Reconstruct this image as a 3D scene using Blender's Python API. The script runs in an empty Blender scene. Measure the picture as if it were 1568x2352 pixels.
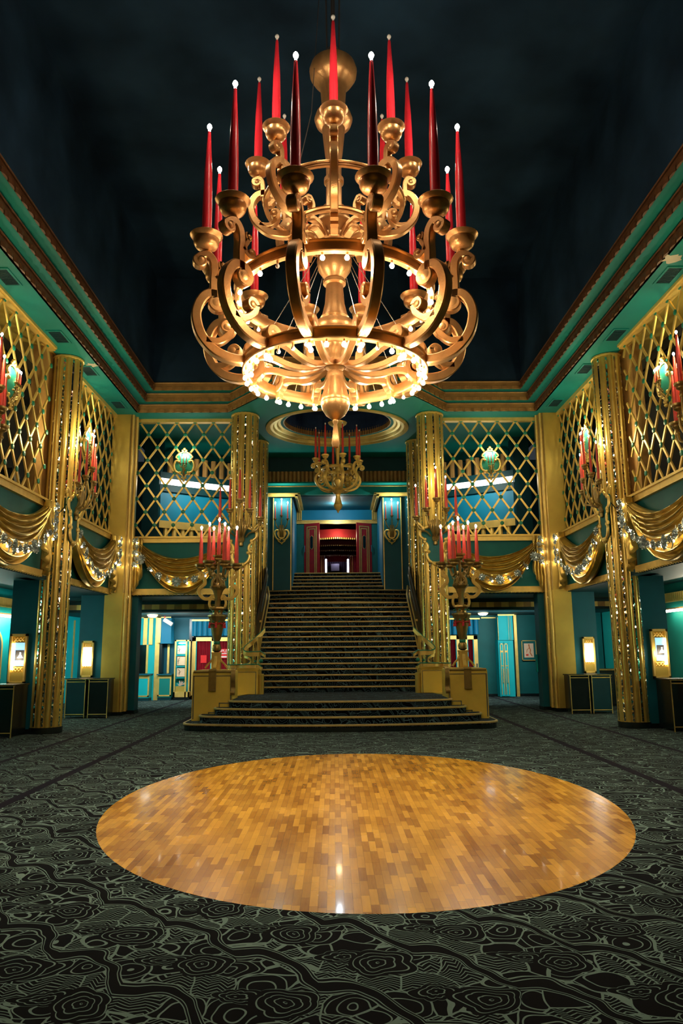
import bpy, bmesh, math, random
import numpy as np
from mathutils import Vector, Matrix
from mathutils.geometry import tessellate_polygon
random.seed(7)
PI = math.pi
S = bpy.context.scene
COL = S.collection

# ---------------------------------------------------------------- camera
FPX, CX, CY, CAMH = 1700.0, 784.0, 1176.0, 1.7
Yd = Vector((767-CX, -(1495-CY), -FPX)).normalized()
Zd = Vector((-73.0, FPX*FPX/319.0, -FPX))
Zd = (Zd - Yd*Zd.dot(Yd)).normalized()
Xd = Yd.cross(Zd)
ROT = Matrix((Xd, Yd, Zd))            # camera -> world
cam = bpy.data.cameras.new('camera')
camo = bpy.data.objects.new('camera', cam); COL.objects.link(camo)
cam.sensor_fit = 'VERTICAL'; cam.sensor_height = 36.0; cam.lens = FPX*36.0/2352.0
cam.clip_start = 0.05; cam.clip_end = 200
camo.matrix_world = Matrix.Translation((0, 0, CAMH)) @ ROT.to_4x4()
S.camera = camo

def at(px, py, Y):                    # the point of the place at depth Y seen there
    d = ROT @ Vector((px-CX, CY-py, -FPX))
    return Vector((0, 0, CAMH)) + d*(Y/d.y)

# ---------------------------------------------------------------- world, exposure
S.view_settings.view_transform = 'Standard'; S.view_settings.look = 'None'
S.view_settings.gamma = 1.0; S.view_settings.use_curve_mapping = False
S.view_settings.exposure = 1.4
W = bpy.data.worlds.new('world'); S.world = W; W.use_nodes = True
W.node_tree.nodes['Background'].inputs[0].default_value = (0.55, 0.65, 0.75, 1)
W.node_tree.nodes['Background'].inputs[1].default_value = 0.02
BULB_E = 26.0
def lamp(name, loc, power, color=(1, .78, .5), size=.05, parent=None, kind='POINT', rot=None, sizey=None, spread=None):
    l = bpy.data.lights.new(name, kind); l.energy = power; l.color = color
    if kind == 'AREA':
        l.shape = 'RECTANGLE'; l.size = size; l.size_y = sizey or size
        if spread: l.spread = spread
    else: l.shadow_soft_size = size
    o = bpy.data.objects.new(name, l); COL.objects.link(o); o.location = loc
    if rot: o.rotation_euler = rot
    if parent: o.parent = parent
    return o
WARMR = (1, .80, .58); WARM = (1, .74, .42); WARMW = (1, .84, .62); GLD = (1, .86, .45)

# ---------------------------------------------------------------- materials
def newmat(name):
    m = bpy.data.materials.new(name); m.use_nodes = True
    nt = m.node_tree; b = nt.nodes['Principled BSDF']
    return m, nt, b
def paint(name, col, rough=.5, metal=0.0, var=.12, scale=3.0, bump=0.0, bscale=40, coat=0, spec=None):
    if spec is None and metal == 0 and rough >= .45: spec = .25
    m, nt, b = newmat(name); N = nt.nodes; L = nt.links
    tc = N.new('ShaderNodeTexCoord'); no = N.new('ShaderNodeTexNoise')
    no.inputs['Scale'].default_value = scale; no.inputs['Detail'].default_value = 5
    L.new(tc.outputs['Object'], no.inputs['Vector'])
    cr = N.new('ShaderNodeValToRGB')
    cr.color_ramp.elements[0].position = .3; cr.color_ramp.elements[1].position = .7
    c = np.array(col)
    cr.color_ramp.elements[0].color = (*(c*(1-var)), 1); cr.color_ramp.elements[1].color = (*np.minimum(c*(1+var), 1), 1)
    L.new(no.outputs['Fac'], cr.inputs['Fac']); L.new(cr.outputs['Color'], b.inputs['Base Color'])
    b.inputs['Roughness'].default_value = rough; b.inputs['Metallic'].default_value = metal
    if coat: b.inputs['Coat Weight'].default_value = coat; b.inputs['Coat Roughness'].default_value = .1
    if spec is not None: b.inputs['Specular IOR Level'].default_value = spec
    if bump:
        n2 = N.new('ShaderNodeTexNoise'); n2.inputs['Scale'].default_value = bscale; n2.inputs['Detail'].default_value = 3
        L.new(tc.outputs['Object'], n2.inputs['Vector'])
        bp = N.new('ShaderNodeBump'); bp.inputs['Strength'].default_value = bump; bp.inputs['Distance'].default_value = .02
        L.new(n2.outputs['Fac'], bp.inputs['Height']); L.new(bp.outputs['Normal'], b.inputs['Normal'])
    return m
def emit(name, col, strength, base=(1, 1, 1)):
    m, nt, b = newmat(name)
    b.inputs['Base Color'].default_value = (*base, 1)
    b.inputs['Emission Color'].default_value = (*col, 1); b.inputs['Emission Strength'].default_value = strength
    m.cycles.emission_sampling = 'NONE'
    return m
M = {}
M['gold'] = paint('antique_gold', (.70, .40, .11), .36, .72, .14, 6, .12, 60)
M['goldc'] = paint('chandelier_gold', (.60, .33, .12), .32, .72, .12, 8, .10, 70)
M['goldw'] = paint('gold_painted_wall', (.50, .355, .065), .42, .5, .14, 1.5, .15, 8)
M['goldt'] = paint('gold_trim', (.72, .50, .13), .4, .5, .12, 5, .05, 30)
M['golds'] = paint('column_gold', (.62, .44, .10), .3, .62, .12, 3, .08, 12)
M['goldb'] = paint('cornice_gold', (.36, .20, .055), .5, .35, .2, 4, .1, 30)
M['goldshade'] = paint('shaded_cornice_gold', (.115, .045, .012), .5, .3, .25, 6, .1, 30)  # cornice gold darkened: shade on the side runs put into the colour
M['goldbk'] = paint('bright_gold_block', (.85, .61, .10), .42, .4, .12, 1.5, .15, 8)
M['rail'] = paint('dark_rail_bronze', (.07, .045, .02), .35, .6)
M['bronze'] = paint('dark_bronze', (.34, .23, .07), .32, .7, .15, 8, .1, 60)
M['teal'] = paint('teal_paint', (.002, .100, .092), .55, 0, .15, 1.5, .05, 20)
M['tealc'] = paint('teal_soffit_paint', (.003, .19, .16), .6, 0, .12, .8, .03, 10)
M['tealb'] = paint('blue_teal_paint', (.002, .088, .12), .5, 0, .12, 1.5)
M['dteal'] = paint('dark_teal_paint', (.001, .036, .044), .55, 0, .15, 2)
M['cyan'] = paint('cyan_paint', (.002, .40, .42), .55, 0, .07, 2)
M['blue'] = paint('blue_paint', (.002, .17, .29), .5, 0, .1, 1.5)
M['green'] = paint('green_enamel', (.01, .19, .11), .35, .1, .1, 5)
M['black'] = paint('black_lacquer', (.006, .010, .010), .25, 0, .2, 3)
M['navy'] = paint('midnight_ceiling_paint', (.011, .030, .056), .85, 0, .5, .7, 0, spec=.08)
M['candle'] = paint('red_wax', (.72, .026, .042), .3, 0, .08, 4)
M['candle2'] = paint('dull_red_wax', (.55, .045, .03), .38, 0, .08, 4)
M['red'] = paint('red_lacquer', (.36, .012, .014), .35, 0, .1, 3)
M['redc'] = paint('red_curtain', (.22, .004, .012), .6, 0, .15, 6)
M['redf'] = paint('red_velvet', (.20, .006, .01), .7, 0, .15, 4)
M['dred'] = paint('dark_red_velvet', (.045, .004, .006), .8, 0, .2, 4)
M['notice'] = paint('red_paper', (.75, .02, .02), .6)
M['white'] = paint('white_enamel', (.75, .73, .7), .4)
M['cream'] = paint('cream_paper', (.70, .50, .32), .7, 0, .05)
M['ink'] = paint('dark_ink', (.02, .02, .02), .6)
M['glass'] = paint('dark_glass', (.003, .004, .005), .08)
M['purple'] = paint('purple_cloth', (.05, .03, .06), .7)
M['zinc'] = paint('zinc_flower', (.30, .36, .36), .32, .7, .15, 20)
M['drape'] = paint('gilded_drape', (.46, .32, .07), .3, .7, .25, 5, .15, 14)
M['wire'] = paint('steel_cable', (.12, .11, .10), .5, .6)
M['steel'] = paint('polished_steel', (.5, .5, .48), .2, .9)
M['brass'] = paint('brass_nosing', (.56, .42, .15), .45, .25, .15, 9)
M['plas'] = paint('chipped_plaster', (.55, .5, .38), .8)
M['bulb'] = emit('lit_bulb', (1, .86, .62), BULB_E)
M['bulbw'] = emit('lit_candle_bulb', (1, .93, .80), BULB_E)
M['bulbo'] = paint('unlit_bulb', (.8, .78, .72), .12)
M['tube'] = emit('lit_tube', (1, .9, .68), 9)
M['strip'] = emit('lit_strip', (1, .93, .8), 2.2)
M['bstrip'] = emit('bluish_lit_strip', (.75, .82, 1), 2.5)
M['opal'] = emit('opal_ceiling_glass', (.8, .92, 1), 3)

# the mirror mosaic between the flutes of the columns
def mosaic():
    m, nt, b = newmat('mirror_mosaic'); N = nt.nodes; L = nt.links
    tc = N.new('ShaderNodeTexCoord'); v = N.new('ShaderNodeTexVoronoi'); v.inputs['Scale'].default_value = 26
    L.new(tc.outputs['Object'], v.inputs['Vector'])
    ge = N.new('ShaderNodeNewGeometry')
    sb = N.new('ShaderNodeVectorMath'); sb.operation = 'SUBTRACT'; L.new(v.outputs['Color'], sb.inputs[0]); sb.inputs[1].default_value = (.5, .5, .5)
    sc = N.new('ShaderNodeVectorMath'); sc.operation = 'SCALE'; L.new(sb.outputs[0], sc.inputs[0]); sc.inputs['Scale'].default_value = .55
    ad = N.new('ShaderNodeVectorMath'); ad.operation = 'ADD'; L.new(sc.outputs[0], ad.inputs[0]); L.new(ge.outputs['Normal'], ad.inputs[1])
    nn = N.new('ShaderNodeVectorMath'); nn.operation = 'NORMALIZE'; L.new(ad.outputs[0], nn.inputs[0])
    L.new(nn.outputs[0], b.inputs['Normal'])
    b.inputs['Base Color'].default_value = (.75, .72, .6, 1); b.inputs['Metallic'].default_value = 1; b.inputs['Roughness'].default_value = .09
    return m
M['mosaic'] = mosaic()

# ---- a tiny language for node maths
class NM:
    nt = None
    def __init__(s, k): s.k = k
    @staticmethod
    def op(o, *a):
        n = NM.nt.nodes.new('ShaderNodeMath'); n.operation = o
        for i, x in enumerate(a):
            if isinstance(x, NM): NM.nt.links.new(x.k, n.inputs[i])
            else: n.inputs[i].default_value = x
        return NM(n.outputs[0])
    def __add__(a, b): return NM.op('ADD', a, b)
    def __radd__(a, b): return NM.op('ADD', a, b)
    def __sub__(a, b): return NM.op('SUBTRACT', a, b)
    def __rsub__(a, b): return NM.op('SUBTRACT', b, a)
    def __mul__(a, b): return NM.op('MULTIPLY', a, b)
    def __rmul__(a, b): return NM.op('MULTIPLY', a, b)
    def __truediv__(a, b): return NM.op('DIVIDE', a, b)
    def lt(a, b): return NM.op('LESS_THAN', a, b)
    def gt(a, b): return NM.op('GREATER_THAN', a, b)
def nabs(a): return NM.op('ABSOLUTE', a)
def nsin(a): return NM.op('SINE', a)
def nfrac(a): return NM.op('FRACT', a)
def nfloor(a): return NM.op('FLOOR', a)
def nmax(a, b): return NM.op('MAXIMUM', a, b)
def nmin(a, b): return NM.op('MINIMUM', a, b)
def nlen(a, b): return NM.op('SQRT', a*a + b*b)
def natan(a, b): return NM.op('ARCTAN2', a, b)

def carpet(name, ground, line, stripes):
    m, nt, b = newmat(name); NM.nt = nt; N = nt.nodes; L = nt.links
    tc = N.new('ShaderNodeTexCoord'); sp = N.new('ShaderNodeSeparateXYZ'); L.new(tc.outputs['Object'], sp.inputs[0])
    x0 = NM(sp.outputs[0]); y0 = NM(sp.outputs[1]) + NM(sp.outputs[2])
    nz = N.new('ShaderNodeTexNoise'); nz.inputs['Scale'].default_value = 3.2; nz.inputs['Detail'].default_value = 1
    L.new(tc.outputs['Object'], nz.inputs['Vector'])
    sc = N.new('ShaderNodeSeparateXYZ'); L.new(nz.outputs['Color'], sc.inputs[0])
    x = x0 + (NM(sc.outputs[0])-.5)*.17; y = y0 + (NM(sc.outputs[1])-.5)*.17
    def cell(x, y, ox, oy):
        w = y + .92*x
        dx = (nfrac((x-ox)/.5+.5)-.5)*.5
        # w wraps with period .46 after removing the dx share
        dw = (nfrac((w-oy)/.92+.5)-.5)*.92
        return dx, dw - .92*dx
    mask = None
    def add(a):
        nonlocal mask
        mask = a if mask is None else nmax(mask, a)
    # background filling: feather hatch + scallops from a distorted voronoi
    cmb = N.new('ShaderNodeCombineXYZ'); L.new(x.k, cmb.inputs[0]); L.new(y.k, cmb.inputs[1])
    v = N.new('ShaderNodeTexVoronoi'); v.inputs['Scale'].default_value = 4.6; v.inputs['Randomness'].default_value = .85
    L.new(cmb.outputs[0], v.inputs['Vector'])
    vd = NM(v.outputs['Distance']); vs = N.new('ShaderNodeSeparateColor'); L.new(v.outputs['Color'], vs.inputs[0])
    r1 = NM(vs.outputs[0]); r2 = NM(vs.outputs[1])
    ring = nfrac(vd*4.4 + r1*.4).lt(.14) * r1.gt(.42)
    zig = nabs(nfrac(x*9.0)-.5)*.09
    hatch = nfrac((y + zig + (r2-.5)*x*.5)*30.0).lt(.26) * r1.lt(.38)
    ve = N.new('ShaderNodeTexVoronoi'); ve.feature = 'DISTANCE_TO_EDGE'; ve.inputs['Scale'].default_value = 4.6; ve.inputs['Randomness'].default_value = .85
    L.new(cmb.outputs[0], ve.inputs['Vector'])
    edge = NM(ve.outputs['Distance']).lt(.022)
    fill = nmax(nmax(ring, hatch), edge)
    # trailing double ribbon
    w = y + .92*x
    wob = nabs(nsin(x*(2*PI)*1.0+.6))*.12 + nsin(x*4*PI)*.03
    d = nabs((nfrac((w - wob)/.92)-.5)*.92)
    inrib = d.lt(.085)
    rib = nmax(nabs(d-.083).lt(.006), nabs(d-.052).lt(.005))
    # the rose
    dx, dy = cell(x, y, .25, .12)
    a = natan(dy, dx); rr = nlen(dx, dy*1.15)
    f = rr*(1.16 - .16*nabs(nsin(a*2.5))) 
    inrose = f.lt(.19)
    rose = nfrac((f+.014*nsin(a*1.0+1.0))/.047).lt(.16)
    dx2, dy2 = cell(x, y, .02, -.02)
    a2 = natan(dy2, dx2); r2_ = nlen(dx2*.8, dy2*1.5)
    g = r2_*(1.22-.22*nabs(nsin(a2*3.5)))
    inleaf = g.lt(.13)
    leaf = nfrac(g/.042).lt(.18)
    fill = fill*(1.0-inrib); fill = nmax(fill, rib)
    fill = fill*(1.0-inleaf) + leaf*inleaf
    fill = fill*(1.0-inrose) + rose*inrose
    mix = N.new('ShaderNodeMix'); mix.data_type = 'RGBA'
    L.new(fill.k, mix.inputs[0]); mix.inputs[6].default_value = (*ground, 1); mix.inputs[7].default_value = (*line, 1)
    out = mix.outputs[2]
    if stripes:
        st = None
        for sx, hw in stripes:
            t = nabs(x0-sx).lt(hw)
            st = t if st is None else nmax(st, t)
        m2 = N.new('ShaderNodeMix'); m2.data_type = 'RGBA'
        L.new(st.k, m2.inputs[0]); L.new(out, m2.inputs[6]); m2.inputs[7].default_value = (.006, .004, .010, 1)
        out = m2.outputs[2]
    L.new(out, b.inputs['Base Color']); b.inputs['Roughness'].default_value = .9
    b.inputs['Specular IOR Level'].default_value = .02
    b.inputs['Sheen Weight'].default_value = .06; b.inputs['Sheen Roughness'].default_value = .4; b.inputs['Sheen Tint'].default_value = (.8, .72, .85, 1)
    return m
M['carpet'] = carpet('figured_carpet', (.0020, .0026, .0032), (.16, .25, .22), [(-3.8, .07), (-5.32, .055), (4.18, .07), (5.78, .055)])
M['carpets'] = carpet('stair_carpet', (.003, .004, .005), (.07, .13, .15), None)

def parquet():
    m, nt, b = newmat('parquet'); NM.nt = nt; N = nt.nodes; L = nt.links
    tc = N.new('ShaderNodeTexCoord'); sp = N.new('ShaderNodeSeparateXYZ'); L.new(tc.outputs['Object'], sp.inputs[0])
    x = NM(sp.outputs[0]); y = NM(sp.outputs[1])
    w = .060
    cx = nfloor(x/w)
    wn = N.new('ShaderNodeTexWhiteNoise'); wn.noise_dimensions = '1D'; L.new(cx.k, wn.inputs['W'])
    yy = (y + NM(wn.outputs['Value'])*.61)/.34
    cy = nfloor(yy)
    cm = N.new('ShaderNodeCombineXYZ'); L.new(cx.k, cm.inputs[0]); L.new(cy.k, cm.inputs[1])
    wn2 = N.new('ShaderNodeTexWhiteNoise'); wn2.noise_dimensions = '2D'; L.new(cm.outputs[0], wn2.inputs['Vector'])
    r = NM(wn2.outputs['Value'])
    gr = N.new('ShaderNodeTexNoise'); gr.inputs['Scale'].default_value = 1.0; gr.inputs['Detail'].default_value = 4
    mp = N.new('ShaderNodeCombineXYZ'); L.new((x*60.0).k, mp.inputs[0]); L.new((y*5.0 + r*37.0).k, mp.inputs[1]); L.new(mp.outputs[0], gr.inputs['Vector'])
    st = N.new('ShaderNodeTexNoise'); st.inputs['Scale'].default_value = 1.1; st.inputs['Detail'].default_value = 3; L.new(tc.outputs['Object'], st.inputs['Vector'])
    k = r*.5 + NM(gr.outputs['Fac'])*.25 + NM(st.outputs['Fac'])*.55 - .15
    cr = N.new('ShaderNodeValToRGB'); e = cr.color_ramp.elements
    e[0].position = .12; e[0].color = (.27, .105, .010, 1); e[1].position = .9; e[1].color = (.80, .43, .035, 1)
    q = e.new(.5); q.color = (.52, .255, .022, 1)
    L.new(k.k, cr.inputs['Fac'])
    fx = nabs(nfrac(x/w)-.5).gt(.482); fy = nabs(nfrac(yy)-.5).gt(.494)
    gap = nmax(fx, fy)*.6
    mix = N.new('ShaderNodeMix'); mix.data_type = 'RGBA'; L.new(gap.k, mix.inputs[0]); L.new(cr.outputs['Color'], mix.inputs[6]); mix.inputs[7].default_value = (.06, .025, .005, 1)
    L.new(mix.outputs[2], b.inputs['Base Color'])
    ro = r*.05 + NM(st.outputs['Fac'])*.16 + .13
    L.new(ro.k, b.inputs['Roughness'])
    bp = N.new('ShaderNodeBump'); bp.inputs['Strength'].default_value = .25; bp.inputs['Distance'].default_value = .004
    h = NM(gr.outputs['Fac'])*.3 + r*.4 + NM(st.outputs['Fac'])*2.0
    L.new(h.k, bp.inputs['Height']); L.new(bp.outputs['Normal'], b.inputs['Normal'])
    b.inputs['Specular IOR Level'].default_value = .2
    b.inputs['Coat Weight'].default_value = .12; b.inputs['Coat Roughness'].default_value = .06
    return m
M['parquet'] = parquet()

# ---------------------------------------------------------------- mesh helpers
class MB:
    def __init__(s): s.v = []; s.f = []
    def add(s, vs, fs):
        o = len(s.v); s.v += [tuple(v) for v in vs]; s.f += [tuple(i+o for i in f) for f in fs]; return s
    def box(s, x0, x1, y0, y1, z0, z1):
        x0, x1 = sorted((x0, x1)); y0, y1 = sorted((y0, y1)); z0, z1 = sorted((z0, z1))
        return s.add([(x0,y0,z0),(x1,y0,z0),(x1,y1,z0),(x0,y1,z0),(x0,y0,z1),(x1,y0,z1),(x1,y1,z1),(x0,y1,z1)],
                     [(0,3,2,1),(4,5,6,7),(0,1,5,4),(1,2,6,5),(2,3,7,6),(3,0,4,7)])
    def lathe(s, prof, cx=0, cy=0, seg=24, axis='z', cz=0):
        vs = []; fs = []; n = len(prof)
        for r, z in prof:
            for k in range(seg):
                a = 2*PI*k/seg
                if axis == 'z': vs.append((cx+r*math.cos(a), cy+r*math.sin(a), cz+z))
                else: vs.append((cx+r*math.cos(a), cy+z, cz+r*math.sin(a)))       # axis y
        for i in range(n-1):
            for k in range(seg):
                k2 = (k+1) % seg
                q = (i*seg+k, i*seg+k2, (i+1)*seg+k2, (i+1)*seg+k)
                fs.append(q if axis == 'z' else q[::-1])
        loop = prof[0] == prof[-1]
        if prof[0][0] > 1e-4 and not loop: fs.append(tuple(range(seg))[::-1] if axis == 'z' else tuple(range(seg)))
        if prof[-1][0] > 1e-4 and not loop:
            t = tuple((n-1)*seg+k for k in range(seg)); fs.append(t if axis == 'z' else t[::-1])
        return s.add(vs, fs)
    def sphere(s, c, r, seg=10, rings=6, sz=1.0):
        prof = [(r*math.sin(PI*i/rings), -r*sz*math.cos(PI*i/rings)) for i in range(rings+1)]
        prof[0] = (0, -r*sz); prof[-1] = (0, r*sz)
        return s.lathe(prof, c[0], c[1], seg, 'z', c[2])
    def tube(s, path, rad, n=8, caps=True, closed=False):
        P = [Vector(p) for p in path]; m = len(P)
        if not hasattr(rad, '__len__'): rad = [rad]*m
        vs = []; fs = []; prev = None
        for i, p in enumerate(P):
            if closed: t = (P[(i+1) % m]-P[(i-1) % m])
            else: t = (P[min(i+1, m-1)]-P[max(i-1, 0)])
            t.normalize()
            if prev is None:
                u = t.cross(Vector((0, 0, 1)))
                if u.length < .05: u = t.cross(Vector((0, 1, 0)))
                u.normalize()
            else:
                u = prev - t*prev.dot(t)
                if u.length < 1e-5: u = t.cross(Vector((0, 1, 0)))
                u.normalize()
            prev = u; w = t.cross(u)
            for k in range(n):
                a = 2*PI*k/n; vs.append(p + (u*math.cos(a)+w*math.sin(a))*rad[i])
        R = m if closed else m-1
        for i in range(R):
            i2 = (i+1) % m
            for k in range(n):
                k2 = (k+1) % n; fs.append((i*n+k, i*n+k2, i2*n+k2, i2*n+k))
        if caps and not closed:
            fs.append(tuple(range(n))[::-1]); fs.append(tuple((m-1)*n+k for k in range(n)))
        return s.add(vs, fs)
    def ribbon(s, path, h, w, fn=None, ch=.25):
        """path: 2-D points (r,z); h: half thickness in plane (number or list); w: half width across; fn(r,z,t)->xyz"""
        P = [Vector(p) for p in path]; m = len(P)
        if not hasattr(h, '__len__'): h = [h]*m
        fn = fn or (lambda r, z, t: (r, t, z))
        vs = []; fs = []
        for i, p in enumerate(P):
            t = (P[min(i+1, m-1)]-P[max(i-1, 0)]); t.normalize()
            nx, nz = -t.y, t.x; hh = h[i]
            ch_ = min(hh, w)*ch
            sec = [(-hh, -w+ch_), (-hh, w-ch_), (-hh+ch_, w), (hh-ch_, w), (hh, w-ch_), (hh, -w+ch_), (hh-ch_, -w), (-hh+ch_, -w)]
            for a, b in sec: vs.append(fn(p.x+nx*a, p.y+nz*a, b))
        n = 8
        for i in range(m-1):
            for k in range(n):
                k2 = (k+1) % n; fs.append((i*n+k, (i+1)*n+k, (i+1)*n+k2, i*n+k2))
        fs.append(tuple(range(n))); fs.append(tuple((m-1)*n+k for k in range(n))[::-1])
        return s.add(vs, fs)
    def prism(s, poly, z0, z1, fn=None):
        """poly 2-D (a,b) extruded from z0 to z1; fn(a,b,z)->xyz"""
        fn = fn or (lambda a, b, z: (a, b, z)); n = len(poly)
        vs = [fn(a, b, z0) for a, b in poly]+[fn(a, b, z1) for a, b in poly]
        tri = tessellate_polygon([[Vector((a, b, 0)) for a, b in poly]])
        fs = [t for t in tri]+[tuple(i+n for i in t[::-1]) for t in tri]+[(i, (i+1) % n, (i+1) % n+n, i+n) for i in range(n)]
        return s.add(vs, fs)
    def xf(s, mat): s.v = [tuple(mat @ Vector(v)) for v in s.v]; return s
    def merge(s, o): return s.add(o.v, o.f)
    def build(s, name, m, parent=None, smooth=35, loc=None, kind=None, label=None, recalc=True):
        me = bpy.data.meshes.new(name); me.from_pydata(s.v, [], s.f)
        if recalc:
            bm = bmesh.new(); bm.from_mesh(me); bmesh.ops.recalc_face_normals(bm, faces=bm.faces); bm.to_mesh(me); bm.free()
        me.materials.append(M[m] if isinstance(m, str) else m)
        if smooth:
            me.shade_smooth(); me.set_sharp_from_angle(angle=math.radians(smooth))
        o = bpy.data.objects.new(name, me); COL.objects.link(o)
        if parent: o.parent = parent
        if loc: o.location = loc
        if kind: o['kind'] = kind
        if label: o['label'] = label
        return o
def B(*a): return MB().box(*a)
def thing(name, label, cat, loc=(0, 0, 0), rotz=0, group=None):
    o = bpy.data.objects.new(name, None); o.empty_display_size = .1; COL.objects.link(o)
    o.location = loc; o.rotation_euler = (0, 0, rotz); o['label'] = label; o['category'] = cat
    if group: o['group'] = group
    return o
def tag(o, label, cat, group=None):
    o['label'] = label; o['category'] = cat
    if group: o['group'] = group
    return o
KIDS = {}
def copy_tree(o, parent=None):
    c = o.copy(); COL.objects.link(c)
    if parent: c.parent = parent
    for ch in list(o.children): copy_tree(ch, c)
    return c
def dup(root, loc=None, rotz=None, label=None, group=None, parent=None, scale=None):
    r = copy_tree(root, parent)
    if loc is not None: r.location = loc
    if rotz is not None: r.rotation_euler = (0, 0, rotz)
    if label: r['label'] = label
    if group: r['group'] = group
    if scale: r.scale = scale
    return r
def struct(name, mb, m, smooth=35, label=None, parent=None):
    o = mb.build(name, m, parent, smooth)
    if not parent: o['kind'] = 'structure'
    if label: o['label'] = label
    return o
def spline(pts, n=8):
    P = [Vector((*p, 0)) if len(p) == 2 else Vector(p) for p in pts]; out = []
    for i in range(len(P)-1):
        p0 = P[max(i-1, 0)]; p1 = P[i]; p2 = P[i+1]; p3 = P[min(i+2, len(P)-1)]
        for k in range(n):
            t = k/n
            out.append(.5*((2*p1)+(p2-p0)*t+(2*p0-5*p1+4*p2-p3)*t*t+(-p0+3*p1-3*p2+p3)*t**3))
    out.append(P[-1])
    return [tuple(p)[:2] if len(pts[0]) == 2 else tuple(p) for p in out]
def spiral(c, r0, a0, turns, r1=None, n=18):
    """points from radius r0 at angle a0 (deg) winding inwards; turns sign = direction"""
    r1 = r0*.25 if r1 is None else r1; out = []
    for i in range(n+1):
        t = i/n; a = math.radians(a0)+turns*2*PI*t; r = r0+(r1-r0)*t
        out.append((c[0]+r*math.cos(a), c[1]+r*math.sin(a)))
    return out
XC = .14

# ================================================================ the setting
R_ = .152                                   # riser
# floor with an inlaid oval of parquet
NE = 96
PCX, PCY, PA, PB = .30, 9.11, 2.83, 3.85
oval = [(PCX+PA*math.cos(2*PI*k/NE), PCY+PB*math.sin(2*PI*k/NE)) for k in range(NE)]
mb = MB()
outer = [(-12, -5), (12, -5), (12, 29.5), (-12, 29.5)]
tri = tessellate_polygon([[Vector((a, b, 0)) for a, b in outer], [Vector((a, b, 0)) for a, b in oval]])
pts = outer+oval
mb.add([(a, b, 0) for a, b in pts], [t for t in tri])
mb.add([(a, b, 0) for a, b in outer]+[(a, b, -.1) for a, b in outer], [(0, 1, 5, 4), (1, 2, 6, 5), (2, 3, 7, 6), (3, 0, 4, 7)])
o = struct('floor', mb, 'carpet', 0, 'dark figured carpet with pale green line pattern')
# make sure the carpet faces up
if o.data.polygons[0].normal.z < 0: o.data.flip_normals()
pq = MB().prism(oval, -.05, 0.0)
o = struct('floor', pq, 'parquet', 0, 'large oval dance floor of honey coloured parquet')

ZS, ZR = 8.6, 4.9                            # soffit, balcony rail
def sx(s, u): return XC+s*u
# ---- soffit of the hall, stepping up to the dark ceiling
def inner_edge(off):                         # inner outline of a soffit step, off = how far inwards
    o = off
    return [(-5.83+o*1.0, -5), (-5.83+o*1.0, 20.8-o*.85), (-3.2+o*.35, 20.8-o*.85), (-1.75+o*.2, 18.95-o*.9), (1.75-o*.2, 18.95-o*.9), (3.2-o*.35, 20.8-o*.85), (5.83-o*1.0, 20.8-o*.85), (5.83-o*1.0, -5)]
HC = (0.0, 22.45, 2.22)
def polyline_wall(pts, z0, z1, th):          # thin walls along a polyline, inner side = room
    m = MB()
    for (a, b), (c, d) in zip(pts[:-1], pts[1:]):
        v = Vector((c-a, d-b)); n = Vector((-v.y, v.x)).normalized()*th
        m.add([(a+XC, b, z0), (c+XC, d, z0), (c+n.x+XC, d+n.y, z0), (a+n.x+XC, b+n.y, z0), (a+XC, b, z1), (c+XC, d, z1), (c+n.x+XC, d+n.y, z1), (a+n.x+XC, b+n.y, z1)],
              [(0,3,2,1),(4,5,6,7),(0,1,5,4),(1,2,6,5),(2,3,7,6),(3,0,4,7)])
    return m
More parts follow.
